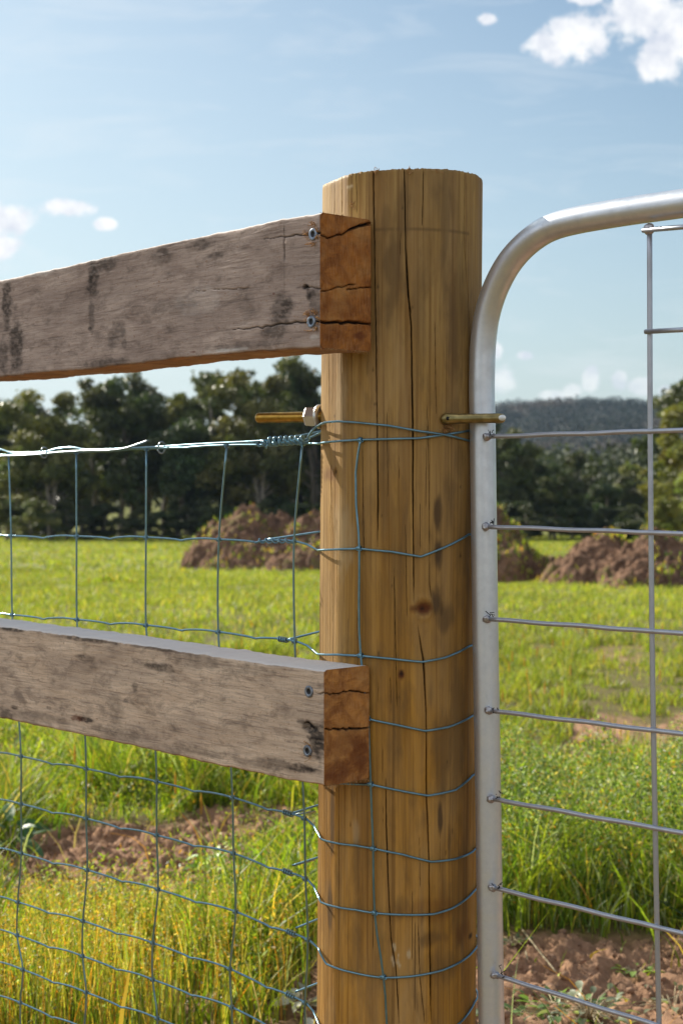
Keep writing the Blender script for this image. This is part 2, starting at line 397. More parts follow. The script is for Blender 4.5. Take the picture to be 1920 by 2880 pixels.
crack([(1175,1760),(1190,1860),(1197,2000),(1200,2250),(1205,2400),(1209,2700),(1212,2880)], .0022, .008, 7)
crack([(1108,1600),(1112,1800),(1115,1990)], .0009, .004, 8)
crack([(1083,2165),(1086,2330),(1092,2500),(1098,2640),(1112,2720),(1122,2880)], .0014, .006, 9)
crack([(949,2200),(950,2500),(951,2880)], .0010, .005, 10)
crack([(916,980),(917,1150),(925,1500),(925,1750)], .0007, .004, 12)
crack([(1018,1250),(1020,1400),(1022,1560)], .0009, .004, 13)
crack([(1222,900),(1225,1050),(1228,1180)], .0007, .003, 14)
crack([(1296,1650),(1298,1800),(1298,2050),(1297,2240)], .0008, .004, 15)
crack([(1002,486),(1004,560),(1003,600)], .0009, .004, 16)
crack([(957,500),(958,600)], .0007, .003, 17); crack([(930,510),(931,600)], .0005, .003, 18)
crack([(1178,2350),(1182,2500)], .0005, .003, 19); crack([(1175,2600),(1180,2750),(1195,2880)], .0007, .003, 20)
crack([(1323,2100),(1321,2350)], .0006, .003, 21)
for k in range(26):   # fine hairline checks
    x0 = random.uniform(905, 1310); y0 = random.uniform(520, 2600); L = random.uniform(60, 330)
    crack([(x0, y0), (x0+random.uniform(-4, 4), y0+L)], .00045, .002, 40+k)
def blot(arr, px, py, rx, ry, s, seed=0, rough=.9, fs=60):
    th, z = hitpost(px, py); k = F/1.84
    ax = RP*np.abs(TH-th)*math.cos(min(abs(th), 1.3))*k/rx; az = np.abs(ZZ-z)*k/ry
    d = np.sqrt(ax*ax+az*az)+rough*(fbm(TH*RP*fs*1.7, ZZ*fs*.6, 0, 4, seed+70)-.5)
    arr[:] = np.maximum(arr, s*sstep(1.05, .35, d))
for b in [(1290,900,36,260,.42),(1300,1500,30,300,.40),(1285,2050,36,300,.45),(1295,2500,36,260,.40),(1250,560,40,70,.3),(1080,1350,16,220,.28),(1120,2050,24,180,.3),(1000,2650,26,160,.3),(1230,1450,14,70,.85),(1232,1560,15,70,.9),(1226,1700,22,60,.85),(1250,1740,40,50,.55),(1237,2290,9,80,.85),(1245,2120,40,150,.5),  # tall right-hand blots paint in the post's shaded side; others are stains
          (1265,1400,22,100,.35),(1210,1950,12,60,.3),(1135,600,30,120,.42),(1105,760,34,200,.5),(1180,900,25,200,.3),(1250,650,18,220,.42),(1275,960,30,180,.5),
          (1290,1300,25,80,.4),(925,2320,10,140,.75),(918,2560,10,120,.8),(1000,2420,16,120,.4),(1240,2720,90,60,.35),(1270,2520,40,90,.35),(1085,620,16,60,.3),
          (1262,2370,8,60,.6),(1130,2550,30,40,.3),(1215,2640,60,30,.5)]:
    blot(grey, *b[:4], min(1, b[4]*1.1), int(b[0]), .9)
blot(knot, 1190, 1711, 34, 24, 1.0, 3, .5); blot(knot, 1165, 1712, 22, 16, .8, 4); blot(knot, 915, 1335, 24, 30, .55, 5); blot(knot, 1128, 1897, 12, 16, 1.0, 6, .4)
blot(knot, 1210, 2560, 130, 40, .35, 9); blot(knot, 1300, 2620, 30, 40, .4, 12)
blot(dark, 1188, 1711, 9, 8, .8, 7, .3); blot(dark, 936, 1327, 6, 7, .8, 8, .3); blot(dark, 1128, 1894, 7, 10, .9, 8, .3); blot(dark, 1322, 2632, 10, 12, .9, 8, .3)
blot(dark, 1240, 1710, 10, 30, .45, 14); blot(dark, 1250, 1182, 14, 18, .8, 15, .6)
for k in range(22): blot(dark, random.uniform(920, 1310), random.uniform(520, 2850), random.uniform(2, 5), random.uniform(3, 8), .55, 100+k, .5)
for k in range(9): blot(pale, 1120+random.uniform(-22, 40), 2675+random.uniform(-25, 45), random.uniform(3, 7), random.uniform(6, 16), .75, 200+k, .8)
blot(pale, 985, 523, 12, 7, .8, 3); blot(pale, 1000, 2350, 14, 50, .3, 3); blot(pale, 960, 1500, 40, 140, .35, 23); blot(pale, 950, 1120, 25, 150, .3, 24)
for (kx, ky, kr) in [(1190,1711,22),(936,1327,9)]:
    th, z = hitpost(kx, ky); dd = np.sqrt((RP*(TH-th))**2+(ZZ-z)**2)*F/1.84/kr
    dr -= .0025*np.exp(-dd**2)-.0018*np.exp(-((dd-1.3)*3)**2)
# faint pencil / saw line round the top
lt = [hitpost(*p) for p in [(1055,645),(1130,642),(1220,648),(1318,660)]]
lz = np.interp(TH, [a for a, b in lt], [b for a, b in lt]); grey[:] = np.maximum(grey, .55*(np.abs(ZZ-lz-.0008*vnoise(TH*60, 0, 0, 3)) < .0014)*(TH > lt[0][0])*(TH < lt[-1][0]))
# thumbnail rounding + ragged saw cut at the top
ragz = .0016*(fbm(ct*30, stn*30, 0, 3, 51)-.5)*2 + .003*stn
topw = sstep(ZT-.03, ZT, ZZ)
Rr = RP+dr-.0003*sstep(ZT-.002, ZT, ZZ)
ZZd = ZZ+topw*ragz
c = pc(ZZd); PX = c[0]+Rr*np.sin(TH); PY = c[1]-Rr*np.cos(TH)
nt, nz = len(ths), len(zs)
Vp = np.stack([PX, PY, ZZd], -1).reshape(-1, 3)
i = np.arange(nz-1)[:, None]*nt; j = np.arange(nt)[None]; k = (j+1) % nt
Qp = np.stack([i+j, i+k, i+nt+k, i+nt+j], -1).reshape(-1, 4)
ring = (nz-1)*nt+np.arange(nt); Vl = [Vp]; Qt = [Qp]; A = {n: [v.ravel()] for n, v in (('dark', dark), ('grey', grey), ('knot', knot), ('pale', pale))}
base = len(Vp); prev = ring
for q, rr in enumerate([.9965, .96, .8, .6, .4, .2]):
    th = ths; cc_ = pc(ZT); r = Rr[-1]*rr
    z = ZT+.003*np.sin(th)*rr+.0012*(fbm(np.cos(th)*rr*40, np.sin(th)*rr*40, 0, 3, 52)-.5)*2
    Vl.append(np.stack([cc_[0]+r*np.sin(th), cc_[1]-r*np.cos(th), z], -1)); cur = base+np.arange(nt); base += nt
    Qt.append(np.stack([prev, np.roll(prev, -1), np.roll(cur, -1), cur], -1)); prev = cur
    for n in A: A[n].append(np.zeros(nt))
Vl.append(np.array([[*pc(ZT), ZT]])); [A[n].append(np.zeros(1)) for n in A]
Tt = np.stack([prev, np.roll(prev, -1), np.full(nt, base)], -1)
post = put('gate_post', make_mesh('gate_post', np.concatenate(Vl), np.concatenate(Qt), Tt, [M_post], True, {n: np.concatenate(v) for n, v in A.items()}), origin=(C0[0]-.009, C0[1], -.05))
tag(post, 'thick round treated pine post with vertical cracks between the rails and the gate', 'post')

# slivers of sawn fibre on the post rim
# ------------------------------------------------------------------ rails
DL = np.array([-.680, .733]); DL /= np.linalg.norm(DL)            # along the fence, away to the left
NN = np.array([-DL[1], DL[0]])                                   # towards the near side
NN = NN if NN[1] < 0 else -NN
BackC = C0+.0940*NN
def build_rail(label, mt, frontx, backx, top_px, bot_px, feats, seed, endskew=0.0):
    # back right corner then front right corner, both on the real board
    ym = .5*(top_px[-1][1]+bot_px[-1][1])
    rb = ray(backx, ym); a = np.array([[rb[0], DL[0]], [rb[1], DL[1]]]); t, s = np.linalg.solve(a, BackC)
    Pb = BackC-s*DL
    rf = ray(frontx, ym); a = np.array([[rf[0], -NN[0]], [rf[1], -NN[1]]]); t, thick = np.linalg.solve(a, Pb)
    Pf = Pb+thick*NN
    def sz(px, py):
        p = hitplane(px, py, Pf, NN); return (p[:2]-Pf)@DL, p[2]
    Tt_ = np.array(sorted(sz(*p) for p in top_px)); Bb = np.array(sorted(sz(*p) for p in bot_px))
    sA = np.concatenate([np.arange(0, .78, .0016), np.arange(.78, 2.75, .05)])
    nv, nth = 140, 50
    def edges(s):
        wob = .0012*(fbm(s*60, 0*s+seed, 0, 3, seed)-.5)*2
        # extrapolate level beyond what the photo shows
        return np.interp(s, Tt_[:, 0], Tt_[:, 1])+wob, np.interp(s, Bb[:, 0], Bb[:, 1])+.0012*(fbm(s*60, 0*s+seed+5, 0, 3, seed)-.5)*2
    # loop param: front up (nv), top back (nth), back down (nv), bottom forward (nth)
    vf = np.linspace(0, 1, nv); tf = np.linspace(0, 1, nth)
    loop = [(v, 0., 0) for v in vf[:-1]]+[(1., q, 1) for q in tf[:-1]]+[(v, 1., 2) for v in vf[::-1][:-1]]+[(0., q, 3) for q in tf[::-1][:-1]]
    LV = np.array([l[0] for l in loop]); LT = np.array([l[1] for l in loop]); LK = np.array([l[2] for l in loop]); nl = len(loop)
    def pos(s, v, q):
        zt, zb = edges(s); z = zb+(zt-zb)*v
        # round the arrises a little
        e = .0018; hh = (zt-zb)
        dv = np.minimum(v, 1-v)*hh; dq = np.minimum(q, 1-q)*thick
        cq = e*np.exp(-dv/.0012)*np.exp(-dq/.0016)
        qq = q*thick; qq = qq+np.where(q < .5, cq, -cq); z = z+np.where(v < .5, cq, -cq)
        xy = Pf[None]+s[..., None]*DL-qq[..., None]*NN
        return np.concatenate([xy, z[..., None]], -1)
    SS, VV = np.meshgrid(sA, LV, indexing='ij'); QQ = np.broadcast_to(LT, SS.shape); KK = np.broadcast_to(LK, SS.shape)
    P = pos(SS, VV, QQ)
    # feature fields over (s, z) on the front
    F_ = {k: np.zeros(SS.shape) for k in ('dark', 'grey', 'knot', 'pale', 'endg_bounce')}
    dis = .0007*(fbm(SS*9, VV*3, KK*3., 3, seed+1)-.5)*2 + .0003*(fbm(SS*40, VV*60, KK*3., 3, seed+2)-.5)*2
    Z = P[..., 2]; front = (KK == 0) | ((KK == 1) & (QQ < .03)) | ((KK == 3) & (QQ < .03))
    kk = F/1.9
    for ft in feats:
        if ft[0] == 'crack':
            pts = sorted(sz(*p) for p in ft[1]); s0 = [p[0] for p in pts]; z0 = [p[1] for p in pts]
            zc = np.interp(SS, s0, z0)+.0012*(vnoise(SS*120, 0*SS, 0, seed+4)-.5)*2; inr = (SS >= s0[0]-.001) & (SS <= s0[-1]) & front
            tt = np.clip((SS-s0[0])/(s0[-1]-s0[0]), 0, 1); env = (1-tt)**.6*.9+.15
            x = np.abs(Z-zc)/(ft[2]*env); pr = np.where(inr, np.clip(1.25-x, 0, 1), 0)
            dis = dis-.004*pr*env; F_['dark'] = np.maximum(F_['dark'], pr*min(1, ft[2]/.0011))
        elif ft[0] in F_:
            s0, z0 = sz(ft[1], ft[2]); rgh = ft[6] if len(ft) > 6 else 1.0
            d = np.sqrt(((SS-s0)*kk*.62/ft[3])**2+((Z-z0)*kk/ft[4])**2)+rgh*(fbm(SS*70, Z*110, 0, 4, seed+int(ft[1]))-.5)
            F_[ft[0]] = np.maximum(F_[ft[0]], min(1, ft[5]*(1.12 if ft[0] == 'grey' else 1))*sstep(1.05, .45, d)*front*(.6+.4*sstep(.35, .6, fbm(SS*160, Z*260, 0, 3, seed+44))))
            if ft[0] == 'dark' and ft[5] > .85: dis = dis-.004*sstep(.7, .2, d)*front
    nrm = np.zeros(P.shape); 
    nrm[KK == 0] = [*NN, 0]; nrm[KK == 2] = [*-NN, 0]; nrm[KK == 1] = [0, 0, 1]; nrm[KK == 3] = [0, 0, -1]
    sm = np.minimum(1, sstep(0, .004, SS)*1.0+.25)
    P = P+nrm*(dis*sm)[..., None]
    # top face: pale wood, painted paler still for the sun and sky on it
    F_['pale'] = np.maximum(F_['pale'], .9*(KK == 1))
    F_['endg_bounce'] = np.maximum(F_['endg_bounce'], np.where(KK == 3, .65, 0))  # underside tinted end-grain orange, painting in bounced light
    # pale splintered strip along the saw cut
    ns = len(sA); V1 = P.reshape(-1, 3)
    i = (np.arange(ns-1)*nl)[:, None]; j = np.arange(nl)[None]; k = (j+1) % nl
    Q1 = np.stack([i+j, i+nl+j, i+nl+k, i+k], -1).reshape(-1, 4)
    suv = np.stack([SS, VV*.15, QQ*thick], -1).reshape(-1, 3)
    At = {k_: v.reshape(-1) for k_, v in F_.items()}
    # end cap (structured grid sharing the first ring)
    idx = -np.ones((nv, nth), int)
    for m_, (v, q, k_) in enumerate(loop):
        idx[int(round(v*(nv-1))), int(round(q*(nth-1)))] = m_
    vi, qi = np.where(idx < 0); n0 = len(V1); idx[vi, qi] = n0+np.arange(len(vi))
    vv = vi/(nv-1); qq = qi/(nth-1); Pe = pos(np.zeros(len(vi)), vv, qq)
    ed = -.0006+.0014*(fbm(vv*14, qq*6, 0, 4, seed+8)-.5)*2
    edk = np.zeros(len(vi)); knk = np.zeros(len(vi))
    for ft in feats:
        if ft[0] == 'ecrack':          # pixels on the end face -> (q, z)
            pts = []
            for p in ft[1]:
                h = hitplane(p[0], p[1], Pf, DL); pts.append((((Pf-h[:2])@NN)/thick, h[2]))
            pts.sort(); q0 = [p[0] for p in pts]; z0 = [p[1] for p in pts]
            zc = np.interp(qq, q0, z0)+.0012*(vnoise(qq*14, 0*qq, 0, seed+6)-.5)*2; inr = (qq >= q0[0]) & (qq <= q0[-1])
            wd = np.interp(qq, q0, np.array(ft[2])[:len(q0)] if isinstance(ft[2], (list, tuple)) else [ft[2]]*len(q0))
            pr = np.where(inr, np.clip(1.3-np.abs(Pe[:, 2]-zc)/(wd*.62), 0, 1), 0); ed = ed-.008*pr; edk = np.maximum(edk, np.minimum(1, pr*1.3))
        if ft[0] == 'eknot':
            h = hitplane(ft[1], ft[2], Pf, DL); q0 = ((Pf-h[:2])@NN)/thick
            d = np.sqrt(((qq-q0)*thick*kk*.75/ft[3])**2+((Pe[:, 2]-h[2])*kk/ft[4])**2)+.8*(fbm(vv*14, qq*7, 0, 4, seed+9)-.5)
            knk = np.maximum(knk, ft[5]*sstep(1.05, .4, d))
    Pe[:, :2] -= DL*ed[:, None]
    V1 = np.r_[V1, Pe]; suv = np.r_[suv, np.stack([np.zeros(len(vi)), vv*.15, qq*thick], -1)]
    for k_ in At: At[k_] = np.r_[At[k_], {'dark': edk, 'endg_bounce': np.ones(len(vi)), 'knot': knk}.get(k_, np.zeros(len(vi)))]
    # the first ring belongs half to the end grain
    At['endg_bounce'][:nl] = 1.0; At['pale'][:nl] = 0
    a_ = idx[:-1, :-1].ravel(); b_ = idx[1:, :-1].ravel(); c_ = idx[1:, 1:].ravel(); d_ = idx[:-1, 1:].ravel()
    Q2 = np.stack([a_, b_, c_, d_], -1)
    # far cap
    At['suv'] = suv
    me = make_mesh('board', V1, np.r_[Q1, Q2], None, [mt], True, None)
    for k_, v in At.items():
        if v.ndim == 1: a = me.attributes.new(k_, 'FLOAT', 'POINT'); a.data.foreach_set('value', v.astype(np.float32))
        else: a = me.attributes.new(k_, 'FLOAT_VECTOR', 'POINT'); a.data.foreach_set('vector', v.astype(np.float32).ravel())
    me.name = 'fence_rail'
    o = put('fence_rail', me, origin=(*Pf, Bb[0, 1]))
    tag(o, label, 'fence rail', 'hardwood rails screwed to the post')
    return o, Pf, sz, thick
topr, PfT, szT, thT = build_rail('upper grey weathered hardwood rail with a split orange sawn end above the wire netting', M_rail, 901, 1043,
    [(-300,835),(0,787),(200,744),(400,697),(560,664),(700,634),(800,612),(860,603),(901,598)],
    [(-300,1080),(0,1060),(240,1040),(480,1012),(640,996),(800,985),(901,978)],
    [('crack', [(901,654),(870,657),(800,667),(735,673)], .0011), ('crack', [(901,903),(860,905),(790,913),(700,925),(650,925)], .0013),
     ('crack', [(901,812),(880,808),(850,807)], .0008), ('crack', [(700,810),(600,815),(520,818)], .0005),
     ('dark', 799,655,2.6,28,.85,.4), ('dark', 799,690,2.4,52,.9,.4), ('grey', 799,790,1.8,40,.35,.6), ('dark', 799,690,3,62,.5,.5),
     ('dark', 858,806,11,9,1.0,.7), ('dark', 868,828,9,26,.75,1.2), ('grey', 880,850,14,40,.7,1.2), ('grey', 890,860,12,70,.45), ('dark', 842,808,12,2.5,.8,.5),
     ('grey', 795,870,34,44,.75), ('grey', 770,930,34,40,.6), ('grey', 700,860,24,40,.35), ('dark', 775,900,14,12,.3),
     ('grey', 262,775,26,95,.75), ('grey', 258,880,14,70,.5), ('dark', 255,790,8,30,.5), ('grey', 300,740,46,30,.6),
     ('grey', 330,940,34,55,.5), ('dark', 350,965,12,18,.45), ('dark', 253,925,9,9,.8), ('grey', 20,860,24,110,.75), ('grey', 45,980,34,120,.75), ('grey', 10,1000,24,80,.6),
     ('grey', 560,690,44,22,.6), ('grey', 455,725,34,30,.55), ('grey', 600,720,36,12,.6), ('grey', 480,860,90,30,.35), ('grey', 300,1020,90,14,.6), ('grey', 700,970,120,14,.45),
     ('pale', 886,948,12,8,.45,1.2), ('pale', 640,985,60,6,.7), ('pale', 560,850,90,50,.15), ('pale', 120,760,90,20,.35), ('knot', 543,990,10,4,.7), ('knot', 770,826,4,4,.8),
     ('ecrack', [(903,662),(925,669),(970,655),(1000,640),(1043,628)], [.0011,.0012,.0016,.0026,.0030]),
     ('ecrack', [(903,822),(960,806),(1000,800)], .0008), ('ecrack', [(975,816),(1043,807)], .0009), ('ecrack', [(903,908),(950,906),(1000,907),(1043,912)], [.0022,.0026,.0028,.0016]),
     ('eknot', 1010,945,26,16,.8), ('eknot', 930,930,50,26,.35), ('eknot', 960,870,60,30,.3)], 61)
lowr, PfL, szL, thL = build_rail('lower tan weathered hardwood rail with a black knot hole beside its orange sawn end', M_rail2, 912, 1038,
    [(-300,1720),(0,1759),(210,1787),(421,1815),(631,1848),(772,1867),(912,1886)],
    [(-300,1960),(0,2020),(200,2062),(400,2105),(600,2150),(780,2190),(912,2212)],
    [('crack', [(912,1949),(895,1950),(882,1950)], .0008), ('dark', 868,2048,24,20,1.0,1.3), ('dark', 888,2080,24,14,.85,1.2), ('grey', 895,2085,24,70,.8,1.3), ('dark', 848,2032,16,10,.6,1.2),
     ('grey', 850,2160,50,16,.75), ('dark', 822,2162,26,6,.7,1), ('dark', 870,2163,14,7,.7,1), ('grey', 780,2150,60,20,.5),
     ('dark', 225,1845,26,9,.75,1.3), ('dark', 245,1850,34,14,.4,1.3), ('dark', 430,1872,50,10,.55,1.3), ('grey', 460,1880,60,16,.6), ('dark', 380,1935,12,18,.6,1.2), ('dark', 355,1972,10,9,.6,1.2),
     ('dark', 245,2025,30,10,.85,1.3), ('knot', 225,2022,30,12,.9,1.2), ('dark', 40,1990,20,8,.8,1.3), ('dark', 140,1990,12,6,.6,1.3), ('grey', 560,1860,90,30,.4), ('grey', 700,1880,80,26,.35),
     ('grey', 30,1770,60,8,.8), ('grey', 250,1800,120,9,.7), ('grey', 450,1825,120,8,.6), ('grey', 120,2015,120,18,.38), ('grey', 330,2060,110,18,.38), ('grey', 560,2110,120,18,.38), ('grey', 740,2150,90,16,.38),
     ('grey', 20,2010,40,30,.6), ('dark', 690,2045,10,8,.35,1.2), ('grey', 330,1990,30,60,.35),
     ('ecrack', [(914,1950),(945,1953),(975,1944),(1010,1943),(1037,1950)], [.0007,.0009,.0012,.0012,.0008]), ('ecrack', [(914,2052),(950,2051),(985,2050),(1037,2046)], [.0010,.0016,.0020,.0012]),
     ('eknot', 1010,2120,36,70,.7), ('eknot', 975,2090,60,50,.4), ('eknot', 950,2170,70,44,.6)], 83)

# screws : dished head ring, dark recess
def screw(rail, Pf, sz, px, py, tilt=0.0):
    s, z = sz(px, py); c3 = np.array([*(Pf+s*DL), z]); n3 = np.array([*NN, 0]); a3 = np.array([*DL, 0]); u3 = np.array([0, 0, 1.])
    n3 = n3+a3*tilt; n3 /= np.linalg.norm(n3)
    prof = [(.0030, -.004), (.0066, -.0008), (.0068, .0009), (.0063, .0013), (.0038, .0010), (.0034, .0008), (.0033, .0006), (.0, .0006)]
    seg = 24; a = np.arange(seg)*2*np.pi/seg; V = []
    for r, h in prof: V += [c3+n3*(h+.0004)+(a3*math.cos(t)+u3*math.sin(t))*r*(1 if r != .0 else 0) for t in a]
    Q = []; mi = []
    for i in range(len(prof)-1):
        for j in range(seg): Q.append([i*seg+j, i*seg+(j+1) % seg, (i+1)*seg+(j+1) % seg, (i+1)*seg+j]); mi.append(1 if i >= 5 else 0)
    o = put('screw', make_mesh('screw', V, Q, None, [M_screw, M_hole], True, None, mi), rail, origin=c3); return o
def shavings(rail, Pf, sz, px, py, n, spread, name='wood_fibres'):
    s, z = sz(px, py); c3 = np.array([*(Pf+s*DL), z]); n3 = np.array([*NN, 0]); a3 = np.array([*DL, 0]); paths = []
    for k in range(n):
        a = random.uniform(0, 6.28); r0 = random.uniform(.005, .009)*spread; p = c3+a3*math.cos(a)*r0+np.array([0, 0, 1])*math.sin(a)*r0; pts = [p+n3*-.001]
        dv = a3*math.cos(a)+np.array([0, 0, 1])*math.sin(a); t2 = np.cross(n3, dv)
        for q in range(1, 6): pts.append(p+n3*(.0012*q*random.uniform(.4, 1.2))+dv*.0006*q+t2*.0012*math.sin(q*1.3+a)*random.uniform(.5, 1.6))
        paths.append((np.array(pts), random.uniform(.0002, .0005)))
    return put(name, tubes(name, paths, M_shav, 4), rail, origin=c3)
for (r, P_, s_, px, py, tl) in [(topr, PfT, szT, 882, 659, .25), (topr, PfT, szT, 877, 905, .3), (lowr, PfL, szL, 870, 1945, .05), (lowr, PfL, szL, 866, 2112, .1)]:
    screw(r, P_, s_, px, py, tl)
shavings(topr, PfT, szT, 882, 659, 34, 1.25); shavings(topr, PfT, szT, 880, 903, 34, 1.3); shavings(lowr, PfL, szL, 866, 2112, 10, 1.0)
# torn fibres along the sawn arrises
def fringe(rail, Pf, thick, z, side, n, L):
    paths = []
    for k in range(n):
        q = random.uniform(0, 1); p = np.array([*(Pf-q*thick*NN), z]); l = L*random.uniform(.3, 1)
        e = p+np.array([*(-DL*random.uniform(-.2, .8)*l+NN*random.uniform(-.4, .4)*l), side*l*random.uniform(.3, 1)])
        mid_ = .5*(p+e)+rng.normal(0, .0006, 3); paths.append((np.array([p, mid_, e]), np.array([.00035, .00025, .0001])))
    put('torn_fibres', tubes('torn_fibres', paths, M_shav, 4), rail)
zbT = szT(901, 978)[1]; ztT = szT(901, 598)[1]; zbL = szL(912, 2212)[1]; ztL = szL(912, 1874)[1]
fringe(topr, PfT, thT, zbT, -1, 60, .006); fringe(topr, PfT, thT, ztT, 1, 24, .003); fringe(lowr, PfL, thL, zbL, -1, 60, .007)

# ------------------------------------------------------------------ wire netting
NetP = C0+.071*NN
def net(px, py, off=0.0):
    p = hitplane(px, py, NetP+NN*off, NN); return p
RW = .00135
def postpath(pts, off, k=10):
    """pixel polyline on the post -> 3-D points hugging the timber"""
    tz = np.array([hitpost(*p, off) for p in pts]); o = []
    for a, b in zip(tz[:-1], tz[1:]):
        t = np.linspace(0, 1, k, endpoint=False)[:, None]; o.append(a+(b-a)*t)
    tz = np.r_[np.concatenate(o), [tz[-1]]]; return onpost(tz[:, 0], tz[:, 1], off), tz[-1]
def wraparound(th0, z0, th1, z1, off, n=28):
    t = np.linspace(0, 1, n)[1:]; return onpost(th0+(th1-th0)*t, z0+(z1-z0)*t, off)
def crimp(nodes, jog=4.5, left=-60):
    """net nodes -> wire with the small crimp half way between stays"""
    out_ = []
    for a, b in zip(nodes[:-1], nodes[1:]):
        a = np.array(a, float); b = np.array(b, float); L = b-a; out_.append(a)
        out_.append(a+L*.22+[0, .2*jog]); out_.append(a+L*.40+[0, .7*jog]); out_.append(a+L*.49+[0, 1.35*jog]); out_.append(a+L*.56+[0, .55*jog]); out_.append(a+L*.78+[0, -.35*jog])
    out_.append(np.array(nodes[-1], float)); return out_
fence = empty('wire_netting_fence', (*(NetP+DL*.4), -.02), label='galvanised wire netting stretched left of the post and wrapped round it', cat='wire fence')
S1 = [(25,1280),(32,1507),(35,1729),(44,1862),(52,1995),(60,2127),(60,2261),(61,2400),(51,2537),(49,2630),(65,2727),(58,2820),(60,2920)]
S2 = [(215,1272),(216,1508),(217,1742),(228,1885),(238,2025),(243,2162),(243,2302),(246,2447),(234,2590),(233,2689),(243,2791),(238,2892)]
S3 = [(412,1262),(411,1511),(411,1758),(425,1910),(435,2055),(441,2198),(441,2349),(445,2501),(430,2652),(430,2755),(443,2864),(440,2970)]
S4 = [(638,1252),(616,1517),(614,1777),(630,1940),(645,2090),(654,2243),(657,2400),(663,2564),(647,2725),(652,2833),(655,2945)]
S5 = [(850,1247),(827,1522),(829,1803),(838,1975),(848,2140),(856,2301),(859,2471),(866,2643),(858,2820),(860,2930)]
S0 = [(-145,1288),(-140,1505),(-135,1718),(-130,1838),(-128,1968),(-122,2095),(-120,2222),(-118,2355),(-125,2485),(-128,2575),(-118,2665),(-122,2760),(-120,2860)]
S6 = [(1013,1237),(1010,1542),(1014,1843),(1034,2020),(1042,2205),(1049,2386),(1053,2567),(1078,2748),(1090,2930)]
stays = [S0, S1, S2, S3, S4, S5]
post_rows = [ [(897,1248),(1013,1237),(1090,1235),(1175,1233),(1315,1212)],
  [(893,1548),(950,1545),(1010,1543),(1100,1552),(1183,1566),(1316,1504)],
  [(893,1840),(950,1841),(1014,1844),(1100,1853),(1186,1862),(1250,1850),(1318,1818)],
  [(893,2005),(1034,2022),(1120,2040),(1195,2056),(1260,2045),(1322,2017)],
  [(893,2190),(1042,2206),(1120,2223),(1203,2238),(1280,2222),(1326,2183)],
  [(903,2360),(1000,2378),(1049,2386),(1130,2403),(1212,2424),(1280,2416),(1328,2396)],
  [(902,2537),(1000,2559),(1053,2568),(1130,2573),(1220,2571),(1270,2555),(1328,2511)],
  [(918,2711),(990,2735),(1078,2750),(1150,2747),(1240,2730),(1290,2708),(1330,2676)],
  [(900,2890),(960,2925),(1090,2940),(1200,2935),(1300,2870),(1333,2820)] ]
wrapx = [(775,1240),(745,1518),(808,1799),(812,1950),(815,2120),(822,2287),(822,2434),(832,2610),(830,2790)]
def coil(a, b, turns, r, n=16, ph=0.):
    a, b = np.array(a, float), np.array(b, float); ax = (b-a)/np.linalg.norm(b-a); u = np.cross(ax, [0, 0, 1]); u /= np.linalg.norm(u)+1e-9; v = np.cross(ax, u)
    t = np.linspace(0, 1, int(n*turns)+1); an = ph+t*turns*2*np.pi
    return a+(b-a)*t[:, None]+(u*np.cos(an)[:, None]+v*np.sin(an)[:, None])*r
# knot shared mesh (local, axis along the fence)
def knot_mesh():
    a3 = np.array([*DL, 0]); up = np.array([0, 0, 1.])
    P1 = coil(-a3*.0028, a3*.0028, 2.6, .0024, 12); P2 = coil(-up*.0026, up*.0026, 1.6, .0023, 12)
    return tubes('knot', [(P1, .0011), (P2, .0010)], M_wire, 6)
KM = knot_mesh(); firstk = [True]
def add_knot(wire_obj, p):
    o = bpy.data.objects.new('knot', KM); COL.objects.link(o); o.parent = wire_obj
    base = np.array(wire_obj.location)+np.array(fence.location); o.location = np.array(p)-base
for r in range(12):
    nodes = [s[r] for s in stays if r < len(s)]
    if len(nodes) < 2: continue
    cj = crimp(nodes, 4.5 if r else 1.5)
    pts = [net(p[0], p[1], .0) for p in cj]
    if r < 9:
        pp = post_rows[r]; S5p = np.array(S5[r]); K0 = np.array(pp[0]); mid = S5p+(K0-S5p)*np.array([.55, .35])
        pts.append(net(mid[0], mid[1] , .001))
        if pp[0][0] > 899: pp = [(896.5, mid[1]+(pp[0][1]-mid[1])*max(0, 896.5-mid[0])/(pp[0][0]-mid[0]))]+pp
        path, last = postpath(pp, RW+.0010)
        back = wraparound(last[0], last[1], 2*np.pi-1.95, net(*wrapx[r])[2]+.012, RW+.001)
        wpt = net(*wrapx[r], -.001)
        tail = [back[-1]+(wpt-back[-1])*t for t in np.linspace(.15, 1, 8)]
        full = np.r_[catmull(np.array(pts), 3), path, back, np.array(tail)]
        # binding: the tail winds back round the line wire
        e = net(*[wrapx[r][0]-(26 if r not in (1, 0) else 60), np.interp(wrapx[r][0]-30, [n_[0] for n_ in nodes], [n_[1] for n_ in nodes])])
        st_ = net(wrapx[r][0]+(0 if r else 6), np.interp(wrapx[r][0], [n_[0] for n_ in nodes], [n_[1] for n_ in nodes]))
        if r in (1,): st_ = net(818, 1521); e = net(716, 1521)
        cl_ = coil(st_, e, 5.5 if r in (1,) else 4.2, .0026, 14)
    else: full = catmull(np.array(pts), 3); cl_ = None
    Lw = put('line_wire', tubes('line_wire', [(full, RW)], M_wire, 8), fence, origin=pts[2])
    if cl_ is not None: put('wire_binding', tubes('wire_binding', [(cl_, .0011)], M_wire, 6), Lw, origin=st_)
    for n_ in nodes[1:]: add_knot(Lw, net(*n_, .0))
    if r < 9:
        th, z = hitpost(*S6[r], .003); add_knot(Lw, onpost(np.array([th]), np.array([z]), .0028)[0])
for s in stays:
    P = catmull(np.array([net(x, y, .0022) for x, y in s]), 5)
    for i_ in range(3): P[:, i_] += 0
    put('stay_wire', tubes('stay_wire', [(P, RW*.95)], M_wire, 8), fence, origin=P[0])
